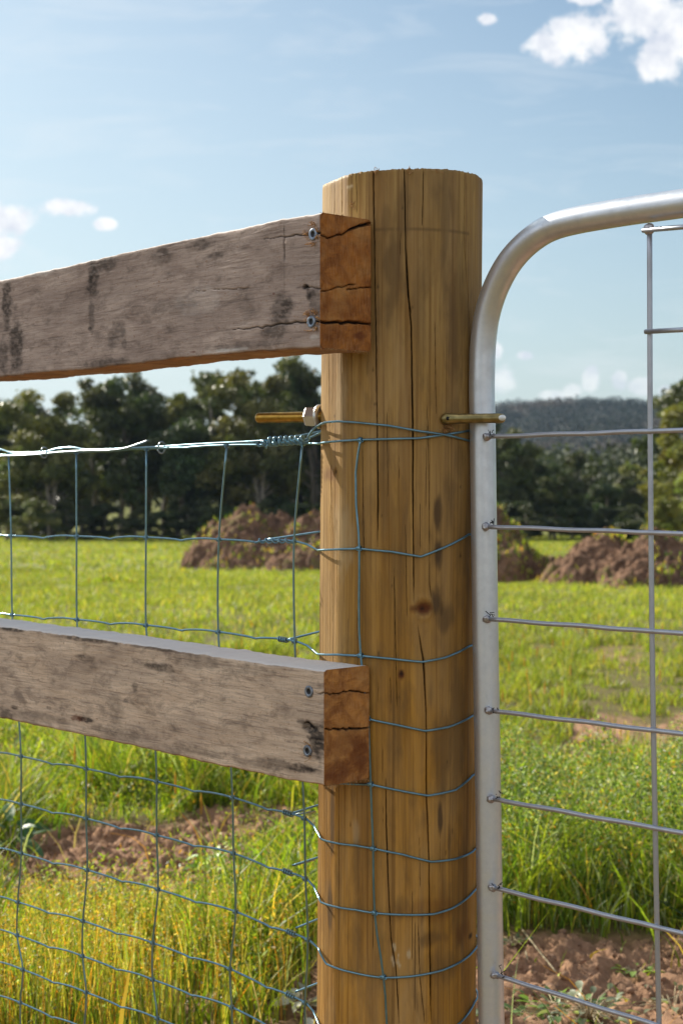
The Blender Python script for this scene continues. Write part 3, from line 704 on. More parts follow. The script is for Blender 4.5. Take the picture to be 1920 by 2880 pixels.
s6 = [(1013,1240),(1006,1280),(1000,1330),(1001,1420),(1008,1500),(1010,1543),(1010,1620),(1009,1700),(1010,1780),(1014,1844),(1018,1880),(1026,1950),(1036,2040),(1042,2206),(1045,2290),(1049,2386),(1050,2480),(1053,2568),(1060,2630),(1070,2690),(1078,2750),(1083,2800),(1088,2900)]
P, _ = postpath(s6, RW+.0034, 5); put('stay_wire', tubes('stay_wire', [(P, RW*.95)], M_wire, 8), fence, origin=P[0])
# short tails seen between netting and post
for a, b in [((822,2292),(888,2282)), ((826,2434),(886,2418))]:
    put('wire_tail', tubes('wire_tail', [(np.array([net(*a, -.002), .5*(net(*a, -.002)+net(*b, -.02)), net(*b, -.02)]), RW*.8)], M_wire2, 6), fence)

# plain straining wire twisted on to the top of the netting and looped round the post
ptop = [(-145,1262),(-60,1256),(0,1263),(30,1272),(70,1273),(125,1271),(160,1262),(205,1258),(240,1264),(300,1264),(380,1260),(440,1257),(560,1249),(680,1243),(748,1239)]
A1 = [net(x, y, .0035) for x, y in ptop]
tw = coil(net(748,1240,.002), net(862,1234,.003), 7.5, .0042, 12)
lp, last = postpath([(897,1196),(915,1188),(950,1185),(1000,1188),(1090,1197),(1180,1213),(1240,1221),(1318,1240)], RW+.0022, 8)
bk = wraparound(last[0], last[1], 2*np.pi-1.8, net(850,1226)[2]+.004, RW+.001)
tl = [bk[-1]+(net(848,1242,-.002)-bk[-1])*t for t in np.linspace(.2, 1, 6)]
tw2 = coil(net(850,1240,.0), net(760,1246,.0), 6.5, .0036, 12, 1.5)
full = np.r_[catmull(np.array(A1), 4), tw, catmull(np.array([net(866,1230,.003), net(876,1214,.003), net(888,1201,.003)]), 4), lp, bk, np.array(tl), tw2, np.array([net(752,1252,.003), net(748,1262,.005)])]
plain = put('straining_wire', tubes('straining_wire', [(full, RW)], M_wire, 8), origin=A1[4])
tag(plain, 'plain wire twisted along the top of the netting and looped round the post', 'wire')
A2 = catmull(np.array([net(x, y, .0055) for x, y in [(-60,1285),(0,1283),(90,1279),(165,1272),(235,1268),(300,1267),(350,1261),(385,1250),(417,1239)]]), 6)
tail_ = put('wire_offcut', tubes('wire_offcut', [(A2, RW)], M_wire2, 8), origin=A2[0])
tag(tail_, 'loose end of pale wire poking up from the top of the netting', 'wire')
# little ring clips
for cx, cy in [(456,1259), (126,1273)]:
    ring_ = np.array([net(cx, cy, .003)+np.array([*NN, 0])*.006*math.cos(a)+np.array([0, 0, 1])*.0075*math.sin(a)+np.array([*DL, 0])*.002*a/6 for a in np.linspace(0, 5.9, 22)])
    o = put('ring_clip', tubes('ring_clip', [(ring_, .0012)], M_wire2, 6), origin=ring_[0])
    tag(o, 'small wire ring clip ' + ('clamping the top wires between the third and fourth stays' if cx > 300 else 'clamping the top wires close to the left edge of the photo'), 'clip', 'ring clips on the top wires')

# ------------------------------------------------------------------ through bolt and gate pin
def revolve(axis0, axis1, prof, seg=32):
    """prof (t along axis in m, r)"""
    a0 = np.array(axis0); d = np.array(axis1)-a0; d /= np.linalg.norm(d); u = np.cross(d, [0, 0, 1.]); u /= np.linalg.norm(u); v = np.cross(u, d)
    an = np.arange(seg)*2*np.pi/seg; V = []
    for t, r in prof: V.append(a0+d*t+(u[None]*np.cos(an)[:, None]+v[None]*np.sin(an)[:, None])*r)
    V = np.concatenate(V); n = len(prof); i = np.arange(n-1)[:, None]*seg; j = np.arange(seg)[None]; k = (j+1) % seg
    return V, np.stack([i+j, i+k, i+seg+k, i+seg+j], -1).reshape(-1, 4), (a0, d, u, v)
BD = np.array([-.90, .436, 0.]); BD /= np.linalg.norm(BD)
b_in = at(893, 1172, 1.925); thb = np.array([*pc(b_in[2]), b_in[2]])
bolt = empty('through_bolt', b_in, label='brass coloured threaded bolt and bent pin through the post holding the gate pipe', cat='bolt')
# visible threaded length solved so that the tip projects where it should
tL = None
for t in np.linspace(.05, .2, 400):
    p = b_in+BD*t; x = p[0]/p[1]*F+960
    if x < 723: tL = t; break
prof = [(-.03, .0064)]; t = 0.0
while t < tL-.004: prof += [(t, .0066), (t+.0007, .0061)]; t += .0014
prof += [(tL-.0035, .0064), (tL-.0012, .0058), (tL, .0046), (tL+.0002, 0.0)]
V, Q, _ = revolve(b_in, b_in+BD, prof, 28); put('threaded_shaft', make_mesh('threaded_shaft', V, Q, None, [M_brass], True), bolt)
V, Q, (a0, d_, u_, v_) = revolve(b_in, b_in+BD, [(.0, .0072), (.0, .0118), (.002, .0125), (.0125, .0125), (.0145, .0112), (.0145, .0070)], 6)
nutm = make_mesh('hex_nut', V, Q, None, [M_nut], False); put('hex_nut', nutm, bolt)
V, Q, _ = revolve(b_in-BD*.0, b_in+BD, [(-.004, .006), (-.004, .0145), (-.001, .0145), (-.001, .006)], 32); put('washer', make_mesh('washer', V, Q, None, [M_nut], True), bolt)
# bent pin : knuckle at the timber, arm across the gate pipe, flattened tip
k0 = at(1256, 1178, 1.834); k1 = at(1412, 1176, 1.822)
arm = [k0+(k1-k0)*t for t in np.linspace(0, 1, 14)]; rr = np.array([.0064, .0062, .0058]+[.0056]*9+[.0056, .0046])
AR = (k1-k0)/np.linalg.norm(k1-k0)
knob = coil(k0, k0, 1, 0) if False else None
V1, Q1, _ = revolve(k0-AR*.008, k1, [(0, 0), (.0012, .0040), (.004, .0062), (.0085, .0068), (.014, .0062), (.022, .0056), (.060, .0055), (.0665, .0054), (.0715, .0048), (.0738, .0032), (.0744, 0)], 24)
V1 = V1.copy()
# flatten the tip and the knuckle
tt = (V1-k0)@AR; fl = sstep(.050, .062, tt); dep = (V1-k0-np.outer(tt, AR)); yv = np.array([0, 1., 0])
V1 = V1-np.outer(dep[:, 1]*fl*.35, yv); V1[:, 2] += dep[:, 2]*fl*.10
arm_o = put('pin_arm', make_mesh('pin_arm', V1, Q1, None, [M_brass2], True), bolt)
hp = k0+np.array([.0005, -.0063, .0002])
V, Q, _ = revolve(hp+np.array([0, .003, 0]), hp, [(.0020, .0020), (.0036, .0021), (.0037, 0.0)], 20)
put('pin_hole_disc', make_mesh('pin_hole_disc', V, Q, None, [M_hole], True, None), arm_o)  # flat dark disc painting in the shade of a hole
V, Q, _ = revolve(k0+np.array([-.004, .035, 0]), k0, [(0, .0062), (.034, .0064), (.0345, .001)], 20); put('pin_shank', make_mesh('pin_shank', V, Q, None, [M_brass2], True), bolt)
# paler oval facet on the tip
fc = k0+AR*.0625+np.array([0, -.0040, .0003]); an = np.arange(20)*2*np.pi/20
V = [fc+AR*.0042*math.cos(a)+np.array([0, 0, 1])*.0034*math.sin(a)+np.array([0, .0010*(1-0), 0])*0 for a in an]+[fc+np.array([0, -.0008, 0])]
put('pale_facet', make_mesh('pale_facet', V, None, [[i, (i+1) % 20, 20] for i in range(20)], [M_nut], True), arm_o)
sh = []
for k_ in range(26):
    p = k0+np.array([random.uniform(-.010, .006), .003+random.uniform(-.002, .002), random.uniform(-.014, -.004)])
    pts = [p]+[p+rng.normal(0, .0018, 3)+np.array([0, -.0005*q, -.0006*q]) for q in range(1, 5)]; sh.append((catmull(np.array(pts), 3), .00035))
put('drill_shavings', tubes('drill_shavings', sh, M_shav, 4), bolt)
sh = []
for (cx, cy, n) in [(993,580,14), (968,975,8), (1150,480,6), (1060,482,5), (1230,484,5)]:
    th, z = hitpost(cx, cy, .001); b0 = onpost(np.array([th]), np.array([z]), .0005)[0]
    for k_ in range(n):
        p = b0+rng.normal(0, .0035, 3)*[1, .2, .6]; pts = [p]+[p+rng.normal(0, .0013, 3)+np.array([0, -.0004, .0003*q]) for q in range(1, 4)]; sh.append((catmull(np.array(pts), 3), .00035))
    put('clinging_shavings', tubes('clinging_shavings', sh, M_shav, 4), post); sh = []


# ------------------------------------------------------------------ gate
gate = None
P0 = np.array([*at(1355, 1300, 1.856)[:2]]); GD = np.array([.700, -.714]); GD /= np.linalg.norm(GD); GN = np.array([-GD[1], GD[0]]); GN = GN if GN[1] < 0 else -GN
RG = .0150
def gp(px, py, off=0.): return hitplane(px, py, P0+GN*off, GN)
gate = empty('metal_gate', (P0[0], P0[1], .12), label='galvanised tubular farm gate with a rounded corner and welded rod infill', cat='gate')
pipe_px = [(1386,3030),(1381,2880),(1374,2400),(1366,1900),(1360,1500),(1356,1200),(1354,1100),(1355,1030),(1357,975),(1365,905),(1380,845),(1402,790),(1432,738),(1470,694),(1514,659),(1560,636),(1620,620),(1700,605),(1800,589),(1920,572)]
Pg = [gp(*p) for p in pipe_px]
e = Pg[-1]; dxy = e[:2]-Pg[-2][:2]; dxy /= np.linalg.norm(dxy)
Pg += [np.array([*(e[:2]+dxy*t), e[2]-.001*t]) for t in (.3, .8, 1.4)]
Pg = catmull(np.array(Pg), 8)
Pg = np.r_[[Pg[0]-np.array([0, 0, .0])], Pg]
Pg = Pg[1:]
put('pipe_frame', tubes('pipe_frame', [(Pg, RG)], M_galv, 40), gate)
rods = [((1366,1228),(1826,1213)), ((1363,1481),(1828,1498)), ((1366,1741),(1830,1775)), ((1371,1998),(1834,2054)), ((1378,2246),(1840,2329)), ((1382,2496),(1846,2608)), ((1390,2742),(1852,2886))]
OFF = RG*.85+.001
def rodpath(a, b, ext):
    A_, B_ = gp(*a, OFF), gp(*b, OFF); d = B_-A_; return A_, B_, d/np.linalg.norm(d)
rod_list = []
for a, b in rods:
    A_, B_, d = rodpath(a, b, 0); Lg = np.linalg.norm(B_-A_)
    pts = np.array([A_+d*t for t in np.r_[np.linspace(0, Lg, 14), Lg+.3, Lg+.9, Lg+1.3]]); pts[1:13, 2] += .0004*np.sin(np.arange(12)*1.1+a[1])
    ro = put('gate_rod', tubes('gate_rod', [(pts, .0026)], M_rod, 14), gate, origin=A_); rod_list.append(ro)
    # weld : lumpy bead where the rod meets the pipe
    me = bpy.data.meshes.new('weld_bead'); import bmesh
    bm = bmesh.new(); bmesh.ops.create_icosphere(bm, subdivisions=3, radius=.0048)
    for v in bm.verts:
        f = 1+.45*(vnoise(v.co.x*420+a[1], v.co.y*420, v.co.z*420, 5)-.5); v.co = v.co*float(f); v.co.x *= 1.15; v.co.z *= .95
    bm.to_mesh(me); bm.free(); me.materials.append(M_weld); [setattr(p, 'use_smooth', True) for p in me.polygons]
    wo = bpy.data.objects.new('weld_bead', me); COL.objects.link(wo); wo.parent = ro; wo.location = d*.0015
    # dark burr / spatter above the weld
    sb = []
    for q in range(5):
        s0 = A_+d*.010+rng.normal(0, .0020, 3)+np.array([0, -.0005, .003]); sb.append((np.array([s0, s0+rng.normal(0, .0016, 3)+[0, -.0006, .001], s0+rng.normal(0, .0022, 3)+[0, -.001, .0022]]), .0005))
    put('weld_spatter', tubes('weld_spatter', sb, M_hole, 4), ro)
for a, b in [((1806,648),(1925,638)), ((1813,933),(1925,927))]:
    A_, B_, d = rodpath(a, b, 0); pts = np.array([A_+d*t for t in (0, .05, .2, .6, 1.2)]); put('gate_rod', tubes('gate_rod', [(pts, .0026)], M_rod, 14), gate, origin=A_)
vx = [(1825,644),(1826,930),(1827,1213),(1829,1498),(1832,1775),(1836,2054),(1841,2329),(1846,2608),(1852,2886),(1856,3020)]
pts = np.array([gp(x, y, OFF-.0048) for x, y in vx]); put('upright_rod', tubes('upright_rod', [(catmull(pts, 4), .0028)], M_rod, 14), gate, origin=pts[-1])
for q in (1, 2): # further uprights beyond the frame edge
    sh_ = pts+np.array([*(GD*.2*q), 0]); put('upright_rod', tubes('upright_rod', [(catmull(sh_, 3), .0028)], M_rod, 12), gate, origin=sh_[-1])
me = bpy.data.meshes.new('weld_bead'); bm = bmesh.new(); bmesh.ops.create_icosphere(bm, subdivisions=3, radius=.0062)
for v in bm.verts: v.co = v.co*float(1+.4*(vnoise(v.co.x*300, v.co.y*300, v.co.z*300, 6)-.5))
bm.to_mesh(me); bm.free(); me.materials.append(M_weld); [setattr(p, 'use_smooth', True) for p in me.polygons]
wo = bpy.data.objects.new('weld_bead', me); COL.objects.link(wo); wo.parent = gate; wo.location = gp(1823, 645, OFF-.004)-np.array(gate.location)

HAZE = .00010
# ------------------------------------------------------------------ foliage materials
def leaf_material(name, rough=.55, trans=.45, tint=1.0, tint2=(1.65, 1.70, .62)):
    m, t = mat(name); c = attr(t, 'col')
    c = t.n('ShaderNodeHueSaturation', {0: t.mrange(t.n('ShaderNodeObjectInfo').outputs['Random'], 0, 1, .485, .515), 1: 1.0, 2: t.mrange(t.n('ShaderNodeObjectInfo').outputs['Random'], 0, 1, .8*tint, 1.2*tint), 4: c}).outputs[0]
    b = pbsdf(t, c, rough, spec=.35)
    tr = t.n('ShaderNodeBsdfTranslucent', {0: t.mix(1.0, c, tint2, 'MULTIPLY')})
    out(t, t.n('ShaderNodeMixShader', {0: trans, 1: b, 2: tr})); return m
M_grass = leaf_material('grass_blades', .50, .45, 1.0); M_leaf = leaf_material('gum_leaves', .45, .18); M_far = leaf_material('far_canopy', .8, .1)
M_weed = leaf_material('weed_leaves', .45, .35)
def bark_material():
    m, t = mat('pale_gum_bark'); oc = t.n('ShaderNodeTexCoord').outputs['Object']
    out(t, pbsdf(t, t.ramp(t.noise(t.scale(oc, (3, 3, .8)), 1, 4), [(.35, (.10, .08, .065)), (.6, (.30, .26, .21)), (.75, (.42, .38, .32))]), .85)); return m
M_bark = bark_material()
def dirt_material():
    m, t = mat('turned_earth'); oc = t.n('ShaderNodeNewGeometry').outputs['Position']
    a = t.noise(oc, 3.0, 5, .7); b = t.noise(oc, 14, 5, .7)
    c = t.mix(t.mrange(a, .35, .65), (.10, .058, .038), (.32, .185, .115))
    c = t.mix(t.mrange(b, .5, .72, 0, .6), c, (.42, .28, .20)); c = t.mix(t.mrange(b, .5, .3, 0, .7), c, (.07, .04, .03))
    c = t.mix(t.mrange(t.noise(oc, 1.1, 4, .7), .58, .68, 0, .7), c, (.17, .19, .04))
    out(t, pbsdf(t, c, .95, bump=b, bstr=1.0, bdist=.09, spec=.1)); return m
M_dirt = dirt_material()

def gpx(px, Y):  # ground point under a pixel column at distance Y
    x = (px-960)/F*Y; return x, Y, float(gz0(x, Y))
# ------------------------------------------------------------------ earth heaps
HEAPS = []
def heap(label, lobes, seed):
    xs = [l[0] for l in lobes]; ys = [l[1] for l in lobes]; rm = max(max(l[2], l[3]) for l in lobes)*1.15
    x0, x1, y0, y1 = min(xs)-rm, max(xs)+rm, min(ys)-rm, max(ys)+rm
    X, Y = np.meshgrid(np.arange(x0, x1, .028), np.arange(y0, y1, .036)); h = np.zeros_like(X)
    for lx, ly, a, b, hh in lobes:
        n_ = (fbm(X*1.3, Y*1.3, 0, 3, seed)-.5)*.5
        d = np.sqrt(((X-lx)/a)**2+((Y-ly)/b)**2)+n_
        h = np.maximum(h, hh*np.clip(1-d, 0, 1)**.85*(1.0)+0)
    e = sstep(0, .25, h)
    kn = min(1., max(l[4] for l in lobes)/1.1)
    h = h+kn*e*(.30*(fbm(X*1.5, Y*1.5, 0, 3, seed+1)-.5)+.10*(fbm(X*4, Y*4, 0, 3, seed+2)-.5)+.09*(sstep(.5, .62, vnoise(X*5, Y*5, 0, seed+3))-.4)+.06*(sstep(.45, .6, vnoise(X*11, Y*11, 0, seed+4))-.4)+.05*vnoise(X*22, Y*22, 0, seed+5))
    Z = gz0(X, Y)+h-.12*(1-e)-.02
    n0, n1 = X.shape; V = np.stack([X, Y, Z], -1).reshape(-1, 3); i = (np.arange(n0-1)[:, None]*n1+np.arange(n1-1)[None]).ravel()
    Q = np.stack([i, i+1, i+n1+1, i+n1], -1); keep = (e.ravel()[Q].max(1) > .01); Q = Q[keep]
    us = np.unique(Q); mp = -np.ones(len(V), int); mp[us] = np.arange(len(us))
    o = put('dirt_mound', make_mesh('dirt_mound', V[us], mp[Q], None, [M_dirt], True), origin=(lobes[0][0], lobes[0][1], float(gz0(lobes[0][0], lobes[0][1]))))
    HEAPS.append((X, Y, Z, h, e)); tag(o, label, 'dirt mound', 'heaps of turned earth in the paddock')
heap('long rough brown earth heap seen through the netting just left of the post', [(-2.3,37.5,1.5,2,1.5),(-1.5,37.8,2.2,2,1.25),(-.4,37.4,2.3,2,1.3),(.8,37,2.2,2,1.4),(-.7,35.2,1.3,1.3,.6),(-1.9,36.2,1.5,1.2,.6)], 301)
heap('dark conical earth heap right behind the vertical gate pipe', [(2.62,29,1.5,1.5,1.5),(3.2,28.8,.9,1.3,.62),(1.6,29.4,1.3,1.5,1.0)], 311)
heap('broad reddish earth heap tufted with grass on the right behind the gate rods', [(4.5,27.2,1.05,1.5,.97),(5.1,26.2,1.4,1.4,.85),(6.2,26.6,1.5,1.4,.7),(4.0,26.6,.9,1.1,.55),(4.75,25.3,.9,.9,.45)], 321)
heap('low flat scrape of dark soil in the grass seen between netting stays', [(-4.0,27.5,.6,.7,.13),(-3.6,27.6,.6,.5,.10)], 331)

# ------------------------------------------------------------------ trees
def quads_at(C, sx, sy, nrmbias=None, droop=.0):
    """random oriented leaf cards at C"""
    n = len(C); u = rng.normal(size=(n, 3)); u[:, 2] -= droop; u /= np.linalg.norm(u, axis=1)[:, None]
    v = rng.normal(size=(n, 3)); v -= u*np.sum(u*v, 1)[:, None]; v /= np.linalg.norm(v, axis=1)[:, None]
    u = u*np.reshape(sy, (-1, 1)); v = v*np.reshape(sx, (-1, 1))
    V = np.stack([C-u, C+v*.9-u*.1, C+u, C-v*.9-u*.1], 1).reshape(-1, 3)
    return V, np.arange(n*4).reshape(-1, 4)
def gum_meshes(seed, kind):
    r = np.random.default_rng(seed); Hh = 10.0
    paths = []; tips = []
    lean = r.normal(0, .25, 2); nst = 1 if r.random() < .6 else 2
    for st in range(nst):
        l2 = lean+r.normal(0, .5, 2)*(st+.3); zz = np.linspace(0, 1, 9)
        tr = np.stack([l2[0]*zz**1.4*2+.12*np.sin(zz*7+seed), l2[1]*zz**1.4*2+.1*np.cos(zz*6), -.3+zz*(7.6 if kind != 2 else 6.0)], -1)
        paths.append((tr, np.linspace(.20, .05, 9)))
        nb = 13 if kind != 2 else 15
        for b in range(nb):
            f = r.uniform(.22 if kind != 2 else .1, 1.0); p = np.array([np.interp(f, zz, tr[:, i]) for i in range(3)]); an = r.uniform(0, 6.28); L = r.uniform(1.3, 3.0)*(1.15-f*.5)
            d = np.array([math.cos(an), math.sin(an), r.uniform(.15, 1.1)]); d /= np.linalg.norm(d)
            q = np.array([p, p+d*L*.5+[0, 0, .1], p+d*L+[0, 0, .45]]); paths.append((catmull(q, 3), np.linspace(.07*(1.3-f), .02, 7)))
            tips.append(p+d*L+[0, 0, .45]); tips.append(p+d*L*.62+[0, 0, .3])
            for s_ in range(2):
                d2 = d+r.normal(0, .6, 3); e = p+d*L*.6+d2/np.linalg.norm(d2)*L*.55; paths.append((np.array([p+d*L*.55, e]), np.array([.03, .012]))); tips.append(e)
    tips.append(tr[-1]+[0, 0, .7]); tips.append(tr[-1]+[.4, .1, 1.3])
    tips = np.array(tips); tips = tips[tips[:, 2] < Hh-.1]
    pts, col, sz = [], [], []
    base = {0: (.072, .095, .036), 1: (.115, .138, .048), 2: (.052, .074, .030), 3: (.20, .225, .055)}[kind]  # last entry paints sunlight into the leaves as a brighter green
    for tp in tips:
        rr = r.uniform(.35, .8); n_ = int(420*rr)
        a = r.normal(size=(n_, 3)); a /= np.linalg.norm(a, axis=1)[:, None]; a *= (r.random(n_)**.45)[:, None]*rr*np.array([1.15, 1.15, .72])
        a += (vnoise(a[:, 0]*3+tp[0], a[:, 1]*3, a[:, 2]*3, seed)[:, None]-.5)*.4
        pts.append(tp+a); b = np.array(base)*r.uniform(.75, 1.35)*np.array([r.uniform(.9, 1.25), 1, r.uniform(.8, 1.1)])
        col.append(b*r.uniform(.7, 1.4, (n_, 1)))
    pts = np.concatenate(pts); col = np.concatenate(col); n = len(pts); keep = pts[:, 2] > .25; pts, col = pts[keep], col[keep]; n = len(pts)
    V, Q = quads_at(pts, r.uniform(.045, .085, n), r.uniform(.12, .23, n), droop=.5)
    crown = make_mesh('crown', V, Q, None, [M_leaf], False, {'col': np.repeat(col, 4, 0)})
    trunk = tubes('trunk', paths, M_bark, 7)
    return crown, trunk
GM = [gum_meshes(900+i, [0, 0, 1, 2, 1, 0, 2, 3, 3][i]) for i in range(9)]
FAR_CLIP = []
def tree(px, topy, Y, vi, wide=1.0, label=None, name='gum_tree', rot=None):
    x, y, z = gpx(px, Y); zt = EYE+(1350-topy)/F*Y; h = (zt-z)/9.6
    o = empty(name, (x, y, z), label=label, cat='tree', group='gum trees along the paddock edge' if name == 'gum_tree' else 'shrubs under the trees')
    o.rotation_euler[2] = rot if rot is not None else random.uniform(0, 6.28); o.scale = (h*wide, h*wide, h)
    c, tk = GM[vi]
    for nm, me in (('trunk', tk), ('crown', c)):
        q = bpy.data.objects.new(nm, me); COL.objects.link(q); q.parent = o
    return o
front = [
 (-60,1070,92,0,1.1,'dark gum tree cut off by the left edge of the photo'), (40,1062,90,3,1.0,'dark dense gum tree at the far left of the treeline'),
 (150,1088,86,2,.85,'short olive yellow gum tree second from the left below the upper rail'), (262,1045,94,1,.8,'open gum tree under the middle of the upper rail with sky showing through'),
 (345,1052,92,5,.85,'gum tree with rounded top left of the sky gap under the upper rail'), (420,1040,97,0,.75,'tall thin topped gum tree under the upper rail left of the deepest sky gap'),
 (505,1085,90,3,.85,'low dark gum tree standing in the deepest dip of the left treeline'), (580,1030,93,4,.85,'gum tree with a feathery top just right of the deepest dip in the treeline'),
 (668,1016,96,1,.85,'broad domed gum tree above the threaded bolt tip'), (735,1035,89,2,.8,'olive gum tree directly above the threaded bolt'),
 (800,1000,97,5,.8,'tall gum tree above the hex nut with gaps in its crown'), (885,985,95,0,.8,'tallest gum tree of the left treeline touching the left side of the post'),
 (975,1040,98,3,1.1,None), (1060,1080,94,0,1.1,None), (1150,1110,96,1,1.1,None), (1240,1130,92,0,1.1,None), (1330,1160,95,5,1.1,None),
 (1418,1188,88,0,.95,'dark gum tree immediately right of the gate pipe'), (1485,1222,93,3,.9,'dark rounded gum tree second from the gate pipe'),
 (1560,1290,90,5,1.1,'low dark gum tree below the hill between gate pipe and upright rod'), (1628,1252,105,1,.9,'gum tree with pale bare limbs under the middle of the hill'),
 (1705,1312,97,3,1.1,'low shadowy gum tree left of the upright rod'), (1772,1288,118,7,.9,'sunlit pale gum tree just left of the upright rod'),
 (1835,1300,110,8,.9,'sunlit gum tree right behind the upright rod'), (1905,1102,70,7,1.0,'tall yellow green gum tree at the right edge of the photo'),
 (1870,1385,62,8,1.2,'small bright green gum tree at the right edge below the tall one'), (1975,1240,64,7,1.0,None), (2075,775,92,5,1.05,'very tall gum tree just outside the right edge of the photo'), (2140,1100,80,0,1.1,None)]
for (px, ty, Y, vi, wd, lb) in front:
    if lb is None and px < 1380: lb = 'gum tree of the treeline standing straight behind the thick post'
    if px < 930: ty -= 14; wd *= 1.22
    tree(px, ty, Y, vi, wd, lb or ('gum tree standing outside the right edge of the photo, ' + ('nearer one' if px < 2000 else 'tall one' if px > 2145 else 'farther one')), rot=(1.0 if px > 2000 else None))
k_ = 0
words = ['shadowy gum tree in the second row behind the left netting', 'shadowy gum tree in the second row right of the gate pipe']
for px in list(range(-90, 930, 78))+list(range(960, 1380, 76))+list(range(1400, 2000, 72)):
    left = px < 1390; ty = random.uniform(1095, 1165) if left else random.uniform(1300, 1345)
    o = tree(px+random.uniform(-20, 20), ty, random.uniform(103, 122), random.choice([0, 3, 6, 5]), 1.25, 'gum tree in the second row straight behind the post' if 940 < px < 1390 else words[0] if left else words[1]); o['group'] = 'second row gum trees, '+('behind the post' if 940 < px < 1390 else 'left' if left else 'right')
shr = [(20,1415,80,2),(85,1425,78,4),(190,1395,84,6),(300,1415,86,3),(380,1428,84,6),(455,1440,86,3),(540,1425,86,6),(620,1420,85,3),(730,1400,84,6),(820,1410,85,3),(900,1415,84,6),
       (1420,1400,84,3),(1480,1420,82,6),(1545,1430,86,6),(1610,1425,90,3),(1680,1430,88,6),(1745,1425,88,3),(1800,1420,86,6),(1870,1440,74,6),(1930,1440,72,4)]
places = ['left edge of the netting','first netting stay','second netting stay','gap after the second stay','third netting stay','gap after the third stay','fourth netting stay','gap after the fourth stay','fifth netting stay','gap before the post','left side of the post',
          'gate pipe','gap right of the gate pipe','dark earth heap','notch between heaps','left of the broad earth heap','top of the broad earth heap','upright rod','gap right of the upright rod','right edge of the photo']
for (px, ty, Y, vi), w_ in zip(shr, places):
    o = tree(px, ty-30, Y, vi, 1.9, 'dark shrub at the foot of the treeline behind the '+w_, 'shrub'); o['category'] = 'shrub'

def canopy(name, pts, rad, nper, size, cols, label, M):
    """pts (n,3) crown centres"""
    n = len(pts); a = rng.normal(size=(n, nper, 3)); a /= np.linalg.norm(a, axis=2)[..., None]; a *= (rng.random((n, nper, 1))**.35)
    C = pts[:, None]+a*np.stack([rad, rad, rad*.75], -1)[:, None]
    c = cols[:, None]*rng.uniform(.65, 1.4, (n, nper, 1)); C = C.reshape(-1, 3); c = c.reshape(-1, 3)
    V, Q = quads_at(C, np.repeat(size*rad, nper)*.8, np.repeat(size*rad, nper))
    o = put(name, make_mesh(name, V, Q, None, [M], False, {'col': np.repeat(c, 4, 0)}), origin=(0, float(pts[:, 1].mean()), -2))
    tag(o, label, 'woodland', kind='stuff')
# wood beyond the treeline
pp = []
for Y in np.arange(124, 340, 7):
    for x in np.arange(-.30*Y-12, .30*Y+14, 5.2):
        px = x/Y*F+960
        hh = (5.6+Y*.004) if px > 1150 else 7.5
        pp.append((x+random.uniform(-2, 2), Y+random.uniform(-3, 3), -2.6+hh*random.uniform(.62, .92)))
pp = np.array(pp); pc_ = np.repeat([[.042, .052, .024]], len(pp), 0)*rng.uniform(.7, 1.5, (len(pp), 1))
canopy('distant_wood', np.r_[pp, pp-[0, 0, 2.4]], np.full(len(pp)*2, 2.6), 70, .13, np.r_[pc_, pc_*.9], 'continuous wood stretching behind the treeline', M_far)
# the hill
hx = np.linspace(-500, 700, 240); hy = np.concatenate([np.linspace(330, 900, 120), np.linspace(910, 1500, 20)])
def hillz(X, Y):
    px = X/np.maximum(Y, 1)*F+960
    prof = np.interp(X/820*F+960, [-2500, 0, 900, 1395, 1500, 1600, 1700, 1760, 1850, 2000, 2600, 4000], [2, 6, 24, 34.5, 36.6, 37.6, 38.5, 37.5, 35.0, 31, 20, 5])
    t = sstep(340, 820, Y); f = .45*t+.55*((Y-340)/480).clip(0, 1)
    fall = 1-.5*sstep(820, 1500, Y)
    return -2.8+(prof+2)*f*fall+3.0*(fbm(X*.02, Y*.012, 0, 3, 77)-.5)*t
HX, HY = np.meshgrid(hx, hy); HZ = hillz(HX, HY); n0, n1 = HX.shape
i = (np.arange(n0-1)[:, None]*n1+np.arange(n1-1)[None]).ravel()
mh, th_ = mat('hill_soil'); out(th_, pbsdf(th_, th_.mix(th_.noise(th_.n('ShaderNodeNewGeometry').outputs['Position'], .05, 4), (.05, .05, .03), (.11, .09, .06)), .95))
hill = put('hill', make_mesh('hill', np.stack([HX, HY, HZ], -1).reshape(-1, 3), np.stack([i, i+1, i+n1+1, i+n1], -1), None, [mh], True), origin=(100, 800, 0))
tag(hill, 'distant wooded hill', 'hill', kind='structure')
pp = []
for Y in np.arange(345, 900, 8.5):
    for x in np.arange(.055*Y, .27*Y, 6.0):
        if random.random() < .9: pp.append((x+random.uniform(-3, 3), Y+random.uniform(-4, 4)))
for Y in np.arange(360, 900, 16):
    for x in list(np.arange(-.45*Y, .055*Y, 13))+list(np.arange(.27*Y, .5*Y, 13)): pp.append((x+random.uniform(-5, 5), Y))
pp = np.array(pp); pz = hillz(pp[:, 0], pp[:, 1])+rng.uniform(1.2, 4.2, len(pp)); rad = rng.uniform(3.0, 4.8, len(pp))
f = fbm(pp[:, 0]*.03, pp[:, 1]*.018, 0, 3, 88); hc = np.where(f[:, None] > .52, [[.095, .082, .072]], [[.034, .048, .046]])*rng.uniform(.7, 1.35, (len(pp), 1))  # blue cast of the haze partly painted into the leaf colours
canopy('hill_woodland', np.c_[pp, pz], rad, 80, .12, hc, 'trees covering the far hill in one grey green mass', M_far)

